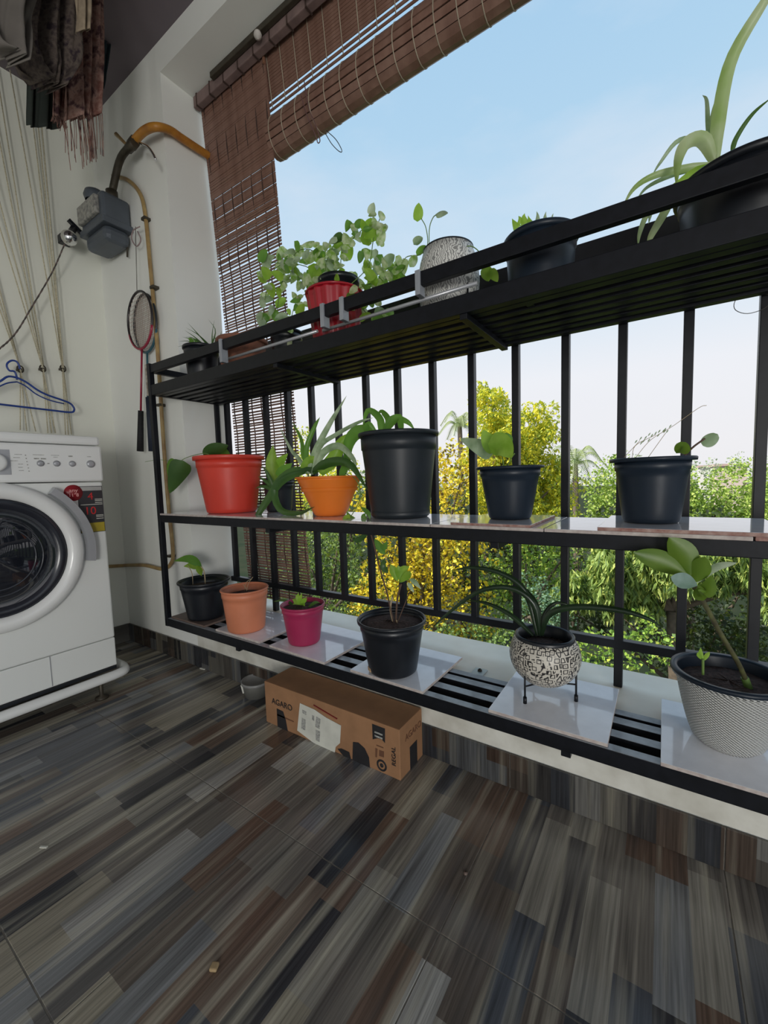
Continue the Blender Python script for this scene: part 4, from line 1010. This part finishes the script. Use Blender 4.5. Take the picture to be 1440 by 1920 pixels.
def add2(x, y, z, rx, me=me2):
    global first
    if first: o = sl2; first = False
    else: o = bpy.data.objects.new('slat', me); COL.objects.link(o); o.parent = b2
    o.location = Vector((x, y, z))-b2.location; o.rotation_euler = (rx, 0, 0)
z = 2.285; i = 0
while z > 2.105:
    add2(0, 1.128+(2.285-z)*.12, z, random.uniform(-.1, .1)); z -= .0100 if i not in (14, 15) else .017; i += 1
# the rolled part: outer turn of slats and inner turns
rc = Vector((0, 1.172, 2.028)); RR = .062
MBw = MB().box(CX0, CX1, -.0014, .0014, -.0098, .0098); wide = MBw.build('slat', slatm, b2, loc=(0, 0, 0)); wide_me = wide.data; wf_ = True
for rr_, n_ in ((RR, 18), (RR*.86, 15), (RR*.7, 12)):
    for k in range(n_):
        a = 2*math.pi*k/n_
        if wf_: o = wide; wf_ = False
        else: o = bpy.data.objects.new('slat', wide_me); COL.objects.link(o); o.parent = b2
        o.location = Vector((0, rc.y+rr_*.82*math.cos(a), rc.z+rr_*1.12*math.sin(a)))-b2.location; o.rotation_euler = (math.atan2(.82*math.sin(a), 1.12*math.cos(a)) , 0, 0)
for k in range(33):
    x = CX0+.02+k*.066
    P = [(x, 1.124+(2.285-zz)*.12, zz) for zz in (2.285, 2.2, 2.11)]
    MB().tube(P, .0016, 5).build('thread', strand, b2)
    Q = [(x, rc.y+(RR*.82+.0024)*math.cos(a*math.pi/12), rc.z+(RR*1.12+.0024)*math.sin(a*math.pi/12)) for a in range(24)]
    MB().tube(Q, .0018, 5, closed=True).build('thread', strand, b2)
hd = thing('blind_headrail', (-.3, 1.10, 2.27), 'dusty brown wooden headrail fixed under the lintel above the blinds', 'headrail')
MB().box(-1.602+.012, .95, 1.085, 1.112, 2.258, 2.300, bevel=.003).build('batten', headm, hd)
MB().box(-1.45, .95, 1.066, 1.083, 2.284, 2.304, bevel=.002).build('mounting_strip', pipe_d, hd)
for k in range(22):
    x = -1.57+k*.085
    MB().box(x, x+.006, 1.0835, 1.114, 2.256, 2.302).build('binding_cord', darkthread, hd)
for px, py in ((582, 28), (490, 92)):
    p = ony(px, py, 1.075); MB().lathe((p.x, 1.062, 2.27), [(.001, -.014), (.011, -.008), (.014, 0), (.011, .009), (.001, .014)], 10).build('knot', mat('white_knot', (.6, .56, .52), .8), hd)
lc = thing('lift_cord', tuple(ony(600, 180, 1.10)), 'thin looped lift cord dangling below the rolled blind', 'cord')
MB().tube(bez([ony(570, 150, 1.09), ony(578, 200, 1.09), ony(592, 235, 1.09), ony(600, 262, 1.09), ony(596, 268, 1.09), ony(592, 255, 1.09), ony(575, 215, 1.09), ony(565, 180, 1.09)], 30), .0016, 5).build('cord_loop', mat('maroon_cord', (.16, .08, .08), .8), lc)
MB().tube(bez([ony(612, 245, 1.09), ony(630, 262, 1.09), ony(641, 282, 1.09), ony(636, 284, 1.09), ony(622, 270, 1.09), ony(610, 250, 1.09)], 24), .0012, 5).build('cord_loop', pipe_d, lc)
wl = thing('wire_loop', tuple(ony(1405, 566, 1.12)), 'fine bare wire loop sticking out at the right below the top shelf', 'wire')
MB().tube(bez([ony(1440, 552, 1.12), ony(1405, 550, 1.12), ony(1380, 562, 1.12), ony(1378, 580, 1.12), ony(1400, 588, 1.12), ony(1430, 580, 1.12), ony(1445, 568, 1.12)], 26), .0007, 5).build('wire', pipe_d, wl)

# ================================================================ FLOOR THINGS
bx0, bx1, by0, by1, bh = -1.036, -.535, .832, .948, .134
cb = thing('cardboard_box', ((bx0+bx1)/2, (by0+by1)/2, 0), 'long brown cardboard carton with a torn white label pushed under the rack', 'box')
MB().box(bx0, bx1, by0, by1, 0.0, bh, bevel=.002).build('carton', card, cb)
def fpoly(pts, m, name, off=.0008):
    """flat print on the front face: points (x, z)"""
    mb = MB(); y = by0-off; n = len(pts)
    vs = [(x, y, z) for x, z in pts]+[(x, y+.0006, z) for x, z in pts]
    mb.add(vs, [list(range(n)), list(range(2*n-1, n-1, -1))]+[[i, i+n, (i+1) % n+n, (i+1) % n] for i in range(n)])
    return mb.build(name, m, cb)
def F(px, py): p = ony(px, py, by0); return (p.x, p.z)
fpoly([F(563, 1318), F(590, 1330), F(612, 1345), F(640, 1360), F(638, 1393), F(630, 1400), F(628, 1412), F(616, 1405), F(588, 1392), F(558, 1369)], paper, 'torn_label', .0016)
for q in ([F(567, 1345), F(574, 1349), F(573, 1369), F(566, 1365)], [F(594, 1343), F(602, 1348), F(600, 1366), F(592, 1362)], [F(593, 1367), F(601, 1371), F(600, 1391), F(593, 1387)], [F(586, 1340), F(590, 1342), F(590, 1351), F(586, 1349)], [F(568, 1330), F(575, 1334), F(575, 1340), F(568, 1336)]):
    fpoly(q, inkg, 'label_print', .0024)
fpoly([F(519, 1328), F(531, 1334), F(536, 1350), F(541, 1377), F(533, 1373), F(521, 1366)], ink, 'dark_print')
fpoly([F(633, 1404), F(640, 1403), F(655, 1410), F(658, 1422), F(645, 1418)], ink, 'dark_print')
fpoly([F(662, 1391), F(672, 1392), F(684, 1403), F(692, 1420), F(694, 1441), F(661, 1427)], ink, 'dark_print')
fpoly([F(698, 1357), F(722, 1366), F(722, 1393), F(716, 1386), F(708, 1384), F(699, 1386)], ink, 'dark_print')
for q in ([F(703, 1370), F(718, 1376), F(718, 1379), F(703, 1373)], [F(703, 1377), F(718, 1383), F(718, 1386), F(703, 1380)]): fpoly(q, inkg, 'label_print', .0020)
for q in ([F(706, 1396), F(719, 1401), F(719, 1403), F(706, 1398)], [F(704, 1402), F(708, 1404), F(707, 1420), F(704, 1419)], [F(711, 1406), F(720, 1409), F(720, 1420), F(711, 1417)]): fpoly(q, card_in if 0 else mat('faint_brown_print', (.14, .06, .03), .8), 'emblem_print')
cx_, cz_ = F(716, 1435); Mf = FACE_MY
MB().lathe((cx_, by0, cz_), [(.0155, .0), (.0155, .0012), (.0105, .0012), (.0105, 0)], 28, M=Mf).build('round_seal', ink, cb)
MB().lathe((cx_, by0, cz_), [(.0055, .0), (.0055, .0012), (.0, .0012)], 20, M=Mf).build('seal_centre', ink, cb)
text_mesh('AGARO', .026, ink, cb, (F(529, 1322)[0], by0-.0014, F(529, 1322)[1]+.002), FACE_MY)
MV = FACE_MY @ Matrix.Rotation(math.pi/2, 3, 'Z')
q = F(739, 1418); text_mesh('REGAL', .017, ink, cb, (q[0], by0-.0014, q[1]), MV)
fpoly([F(520, 1338), F(551, 1352), F(551, 1354), F(520, 1341)], mat('faint_brown_print', (.14, .06, .03), .8), 'underline')
text_mesh('AGARO', .024, mat('faint_brown_print'), cb, (bx1+.0008, (by0+by1)/2+.01, bh*.72), FACE_PX)
MB().box(bx1-.001, bx1+.0008, by0+.048, by0+.085, .0, .062, bevel=.0003).build('dark_print', ink, cb)
MB().obox(ony(588, 1322, by0-.002), ony(632, 1348, by0-.002), .003, .002).build('red_tear_strip', mat('red_tear_tape', (.22, .02, .02), .6), cb)
# lidded tub
tc_ = onz(472, 1310, 0)+Vector((-.01, .03, 0))
tb = thing('storage_tub', (tc_.x, tc_.y, 0), 'small translucent grey tub with a flat lid beside the cardboard carton', 'tub')
r_t = circ_fit(Vector((tc_.x, tc_.y, .08)), 56)
ht = .0+ony(470, 1270, tc_.y).z
MB().lathe((tc_.x, tc_.y, 0), [(r_t*.78, 0), (r_t*.94, ht-.006)], 32, cap0=True).build('tub_body', mat('cloudy_grey_plastic', (.16, .16, .145), .4, 0, .2, 20), tb)
MB().lathe((tc_.x, tc_.y, 0), [(r_t*.95, ht-.010), (r_t, ht-.009), (r_t, ht), (r_t*.93, ht), (r_t*.90, ht-.004), (0, ht-.004)], 36).build('lid', mat('cloudy_lid_plastic', (.24, .24, .235), .35, 0, .15, 20), tb)
pp = onz(454, 1300, .01); d_ = Vector((pp.x-tc_.x, pp.y-tc_.y, 0)).normalized()
MB().obox(Vector((tc_.x, tc_.y, 0))+d_*(r_t*.83)+Vector((0, 0, .01)), Vector((tc_.x, tc_.y, 0))+d_*(r_t*.945)+Vector((0, 0, ht-.014)), .010, .002, upv=Vector((0, 0, 1)).cross(d_)).build('paper_tag', paper, tb, label='white paper tag')
# crumbs on the floor
p = onz(402, 1816, 0)
cr = MB().box(p.x-.006, p.x+.006, p.y-.006, p.y+.006, 0, .006, bevel=.002, M=Matrix.Translation(p) @ Matrix.Rotation(.5, 4, 'Z') @ Matrix.Translation(-p))
cr.build('crumb', mat('tan_crumb', (.38, .27, .14), .8), None, loc=p, label='tan crumb lying on the floor near the bottom left', cat='crumb')
p = onz(78, 1592, 0); MB().obox(p+Vector((-.008, 0, .001)), p+Vector((.006, .008, .001)), .004, .002).build('paper_scrap', paper, None, label='tiny white paper scrap on the floor at the far left', cat='scrap', loc=p)
p = onz(380, 1255, 0); MB().obox(p+Vector((-.015, 0, .002)), p+Vector((.012, .004, .002)), .008, .003).build('paper_scrap', paper, None, label='small pale scrap on the dark floor under the left of the rack', cat='scrap', loc=p)
p = onz(873, 1638, 0); MB().lathe(p, [(.004, 0), (.004, .003), (.001, .004)], 8).build('pebble', browntile, None, label='tiny brown pebble in the middle of the floor', cat='pebble', loc=p)

# ================================================================ GARDEN OUTSIDE
GZ = -6.5
gnd = MB(); gnd.add([(-160, 1.6, GZ), (160, 1.6, GZ), (160, 260, GZ), (-160, 260, GZ)], [[0, 1, 2, 3]])
struct(gnd, 'ground', mat('dark_grass_ground', (.012, .024, .010), .95, 0, .5, .8, col2=(.03, .035, .018), spec=.1))
bark = mat('grey_brown_bark', (.11, .085, .06), .9, 0, .3, 12, .4)

def crown_mesh(name, blobs, Y, leafpx, n_per, parent, m, droop=0., elong=1.0, depth=1.0, dyy=0., cull=True):
    """a cloud of small folded leaves on the shells of several leaf clumps"""
    vs = []; 
    for bi, (bx, by, br) in enumerate(blobs):
        c = np.array(ony(bx, by, Y+RNG.uniform(-.08, .08)*Y*.6)); pm = FPX/float((Vector(c)-EYE).dot(FWD)); R_ = br/pm; lf = leafpx/pm
        n = int(n_per*1.9*3.14*br*br/(leafpx*leafpx/elong))
        # sub-clumps make the crown lumpy
        K = max(8, int(18+R_*6)); cd = RNG.normal(size=(K, 3)); cd /= np.linalg.norm(cd, axis=1)[:, None]
        cc = cd*R_*RNG.uniform(.35, .95, (K, 1)); cr_ = R_*RNG.uniform(.22, .45, K)
        ki = RNG.integers(0, K, n); d = RNG.normal(size=(n, 3)); d /= np.linalg.norm(d, axis=1)[:, None]
        p = c+cc[ki]+d*(cr_[ki]*RNG.uniform(.5, 1.05, n)**.5)[:, None]
        # leaf frame
        a = RNG.normal(size=(n, 3)); a[:, 2] -= droop*2.2; a += d*.6; a /= np.linalg.norm(a, axis=1)[:, None]
        h = RNG.normal(size=(n, 3)); b = np.cross(a, h); b /= np.linalg.norm(b, axis=1)[:, None]
        nn = np.cross(a, b)
        s = (lf*RNG.uniform(.55, 1.2, n))[:, None]; L_ = s*.5*elong; W_ = s*.36
        q = np.stack([p-a*L_, p+b*W_+nn*W_*.35, p+a*L_, p-b*W_+nn*W_*.35], 1)
        vs.append(q)
    V = np.concatenate(vs).reshape(-1, 3); nf = len(V)//4
    org = np.array(wloc(parent)); V = V-org
    me = bpy.data.meshes.new(name)
    me.vertices.add(len(V)); me.vertices.foreach_set('co', V.astype(np.float32).ravel())
    tri = (np.arange(nf)[:, None]*4+np.array([0, 1, 2, 0, 2, 3])[None]).astype(np.int32).ravel()
    me.loops.add(len(tri)); me.loops.foreach_set('vertex_index', tri)
    me.polygons.add(nf*2); me.polygons.foreach_set('loop_start', np.arange(0, nf*6, 3, dtype=np.int32)); me.polygons.foreach_set('loop_total', np.full(nf*2, 3, np.int32))
    me.update(calc_edges=True); me.materials.append(m)
    o = bpy.data.objects.new(name, me); COL.objects.link(o); o.parent = parent; o['kind'] = 'stuff'
    return o

def tree(label, blobs, Y, leafpx, n_per, m, droop=0., elong=1., trunk=True, name='tree', cat='tree', group=None, tr=.10):
    bx = sum(b[0] for b in blobs)/len(blobs); lo_ = max(b[1]+b[2]*.5 for b in blobs)
    base = ony(bx, 900, Y); base.z = GZ
    t = thing(name, base, label, cat, group)
    if trunk:
        top = ony(bx, min(b[1] for b in blobs)+20, Y)
        mb = MB(); mid = ony(bx, lo_, Y)
        mb.tube(bez([base, Vector((mid.x+.1, mid.y, (mid.z+GZ)/2)), mid], 10), [tr*1.4-.04*tr*i for i in range(10)], 9)
        for b in blobs:
            e = ony(b[0], b[1], Y)
            mb.tube(bez([mid, mid.lerp(e, .5)+Vector((0, 0, .12)), e], 6), [tr*.6, tr*.5, tr*.42, tr*.34, tr*.24, tr*.12], 6)
        mb.build('trunk', bark, t)
    crown_mesh('foliage', blobs, Y, leafpx, n_per, t, m, droop, elong)
    return t
def isl(name, stops, trl=.3): return leafmat(name, None, None, trl, 1, .6, True, stops)
yel = isl('yellow_blossom_leaves', [(0, (.09, .045, .02)), (.16, (.14, .08, .025)), (.24, (.50, .36, .03)), (.5, (.85, .60, .015)), (.8, (.92, .72, .05)), (1, (.62, .62, .06))])
yelg = isl('yellow_green_leaves', [(0, (.20, .30, .04)), (.3, (.42, .50, .06)), (.6, (.80, .72, .04)), (1, (.90, .78, .06))])
grn = isl('shrub_green_leaves', [(0, (.03, .06, .018)), (.35, (.07, .13, .03)), (.75, (.18, .29, .06)), (1, (.30, .40, .10))])
dkg = isl('deep_green_leaves', [(0, (.006, .014, .008)), (.6, (.018, .034, .014)), (1, (.055, .09, .03))])
brg = isl('bright_green_leaves', [(0, (.05, .11, .025)), (.4, (.20, .36, .05)), (.8, (.40, .56, .09)), (1, (.62, .62, .10))])
blg = isl('blue_green_leaves', [(0, (.03, .07, .04)), (.4, (.09, .19, .11)), (.8, (.20, .34, .21)), (1, (.34, .46, .32))])
bam = isl('bamboo_green_leaves', [(0, (.05, .10, .03)), (.35, (.17, .26, .06)), (.7, (.38, .50, .13)), (1, (.60, .62, .16))])
cnp = isl('soft_canopy_leaves', [(0, (.14, .24, .05)), (.4, (.32, .46, .08)), (.8, (.50, .62, .14)), (1, (.64, .68, .22))])
haz = isl('hazy_far_leaves', [(0, (.38, .45, .30)), (.5, (.52, .60, .40)), (1, (.66, .70, .52))])  # distance haze is put into these pale leaf colours

tree('small yellow-blossoming tree whose crown fills the railing gaps behind the middle shelf', [(745, 1010, 85), (850, 1055, 95), (800, 930, 85), (715, 1130, 85), (860, 1165, 75), (870, 880, 55), (700, 960, 55), (790, 1120, 80), (770, 1060, 70)], 8.0, 8, 2.4, yel)
tree('tall yellow-green tree standing highest in the view behind the medium black pot', [(935, 770, 48), (955, 830, 70), (1005, 800, 45), (1010, 870, 66), (930, 905, 70), (1020, 940, 60), (905, 745, 28), (965, 960, 75), (1045, 905, 40), (935, 850, 60)], 11.0, 5.2, 2.2, yelg, droop=.3, elong=1.7)
tree('dark green leafy tree behind the left railing bars below the middle shelf', [(570, 1040, 75), (650, 1050, 70), (610, 1110, 70), (540, 1120, 60), (690, 1100, 50), (640, 990, 55)], 8.6, 7, 1.5, grn)
tree('sparse yellow-green tree seen beside the bamboo blind above the middle shelf', [(575, 870, 48), (620, 920, 55), (565, 815, 24), (600, 960, 55), (640, 880, 40), (555, 930, 40)], 13.0, 5, 1.0, yelg, elong=1.3)
tree('green tree showing behind the orange bowl planter', [(665, 950, 60), (640, 1000, 55), (700, 920, 42), (620, 985, 50)], 12.0, 6, 1.4, grn)
tree('light green tree seen through the gap right of the yellow tree below the middle shelf', [(985, 1050, 62), (930, 1080, 50), (1020, 1090, 60), (960, 1130, 60), (1060, 1040, 50)], 9.2, 7, 1.5, brg, droop=.2)
tree('blue-green bush behind the patterned bowl planter', [(1010, 1115, 48), (985, 1160, 45), (1035, 1150, 40)], 7.0, 6.5, 1.6, blg, name='bush', cat='bush')
tree('drooping bamboo-like tree with pale green tufts behind the waxy-leaved plant', [(1120, 1070, 55), (1195, 1060, 62), (1270, 1075, 60), (1345, 1065, 55), (1430, 1060, 60), (1180, 1120, 50), (1090, 1120, 45), (1470, 1110, 50)], 8.4, 7.5, 2.0, bam, droop=1.0, elong=3.4)
tree('broad soft light green canopy behind the widest dark pot', [(1150, 935, 68), (1230, 915, 56), (1320, 925, 66), (1400, 905, 52), (1460, 930, 60), (1120, 985, 58), (1250, 985, 70), (1360, 990, 66), (1160, 890, 40), (1440, 1000, 60), (1290, 960, 60), (1190, 960, 60), (1400, 960, 60)], 15.0, 6.5, 3.2, cnp)
tree('low bright green shrub beyond the ledge right of the patterned bowl planter', [(1120, 1215, 42), (1180, 1225, 44), (1235, 1215, 42), (1205, 1185, 34), (1075, 1215, 36), (1160, 1265, 40)], 6.0, 9.5, 1.5, brg, name='shrub', cat='shrub', trunk=False)
tree('mixed green shrub beyond the ledge between the tall-stemmed black pot and the patterned bowl', [(900, 1200, 52), (960, 1215, 50), (830, 1200, 42), (1010, 1215, 40), (760, 1185, 40)], 6.6, 8, 1.5, grn, name='shrub', cat='shrub', trunk=False)
tree('mixed green shrub beyond the ledge behind the small magenta pot', [(620, 1160, 48), (690, 1175, 48), (560, 1150, 40), (740, 1190, 34)], 6.8, 7, 1.5, grn, name='shrub', cat='shrub', trunk=False)
tree('dark shaded tree behind the drooping bamboo-like tree at the right', [(1290, 1180, 90), (1400, 1170, 90), (1160, 1150, 70), (1440, 1250, 90), (1320, 1260, 80), (1060, 1140, 60), (1300, 1040, 90), (1160, 1040, 90), (1420, 1060, 90)], 10.5, 10, 2.2, dkg)
tree('dark green tree mass behind the yellow-blossoming tree', [(700, 1060, 90), (800, 1060, 90), (900, 1080, 90), (980, 1000, 70), (620, 1090, 80), (560, 1020, 60), (860, 960, 60), (760, 970, 80), (950, 1060, 90)], 11.5, 9, 2.0, dkg)
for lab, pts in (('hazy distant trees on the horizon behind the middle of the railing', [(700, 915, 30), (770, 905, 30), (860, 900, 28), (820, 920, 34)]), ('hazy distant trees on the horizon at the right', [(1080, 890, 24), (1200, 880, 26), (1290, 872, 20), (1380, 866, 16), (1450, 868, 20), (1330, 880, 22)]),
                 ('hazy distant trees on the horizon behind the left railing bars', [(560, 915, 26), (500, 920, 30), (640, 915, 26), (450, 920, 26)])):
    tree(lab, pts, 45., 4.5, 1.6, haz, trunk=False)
def palm(label, px, py, Y, R_, n, m):
    c = ony(px, py, Y); t = thing('palm_tree', (c.x, c.y, GZ), label, 'palm tree')
    MB().tube([(c.x, c.y, GZ), (c.x+.1, c.y, (GZ+c.z)/2), c], [.16, .13, .10], 9).build('trunk', bark, t)
    for k in range(n):
        a = k/n*6.283+.3; el = .9*math.sin(k*2.3)+.25; d = Vector((math.cos(a), math.sin(a)*.8, 0))
        P = bez([c, c+d*R_*.45+Vector((0, 0, R_*(.28+el*.3))), c+d*R_*.95+Vector((0, 0, -R_*(.25-el*.35)))], 14)
        mb = MB().tube(P, .012, 4)
        for i in range(2, 14):
            tt = (P[i]-P[i-1]).normalized(); sd = tt.cross(Vector((0, 0, 1))).normalized()
            for sg in (-1, 1):
                for o_ in (0, .5):
                    q = P[i-1].lerp(P[i], o_); L_ = R_*.30*(1-abs(i/14-.45))
                    e = q+sd*sg*L_*.8+tt*L_*.4+Vector((0, 0, -L_*.45))
                    mb.add([q, q+tt*.035, e], [[0, 1, 2]])
        mb.build('frond', m, t)
palmm = leafmat('palm_frond_leaf', (.34, .42, .20), (.46, .50, .24), .3, 2)
palm('palm crown rising left of the tall yellow-green tree', 862, 800, 17., 1.05, 14, palmm)
palm('palm crown between the two railing bars right of the tall yellow-green tree', 1078, 870, 17., 1.2, 14, palmm)
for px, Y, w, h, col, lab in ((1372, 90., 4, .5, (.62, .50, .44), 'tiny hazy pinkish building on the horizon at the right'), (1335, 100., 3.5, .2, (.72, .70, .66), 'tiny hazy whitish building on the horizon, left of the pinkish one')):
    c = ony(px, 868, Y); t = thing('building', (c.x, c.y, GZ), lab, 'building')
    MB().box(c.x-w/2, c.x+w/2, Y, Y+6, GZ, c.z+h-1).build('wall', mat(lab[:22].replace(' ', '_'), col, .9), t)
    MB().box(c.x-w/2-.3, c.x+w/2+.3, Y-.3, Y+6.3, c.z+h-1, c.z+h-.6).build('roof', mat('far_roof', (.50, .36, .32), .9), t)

# ---------------------------------------------------------------- added fill light panel to brighten the interior, unseen behind the camera
la = thing('added_fill_panel', (.9, YB, .75), 'flat white panel lamp on the back wall of the balcony, behind the camera', 'lamp')  # added fill light panel; the balcony has no such lamp
MB().box(.75, 2.55, YB, YB+.03, .15, 1.35, bevel=.01).build('added_fill_housing', whitepl, la)
ld = bpy.data.lights.new('fill_light', 'AREA'); ld.shape = 'RECTANGLE'; ld.size = 1.7; ld.size_y = 1.1; ld.energy = FILL_W; ld.color = (1, .98, .94)
lo_ = bpy.data.objects.new('fill_light', ld); COL.objects.link(lo_); lo_.parent = la
lo_.location = (1.65-.9, .04, 0); lo_.rotation_euler = Vector((.35, -1, .02)).to_track_quat('Z', 'Y').to_euler()
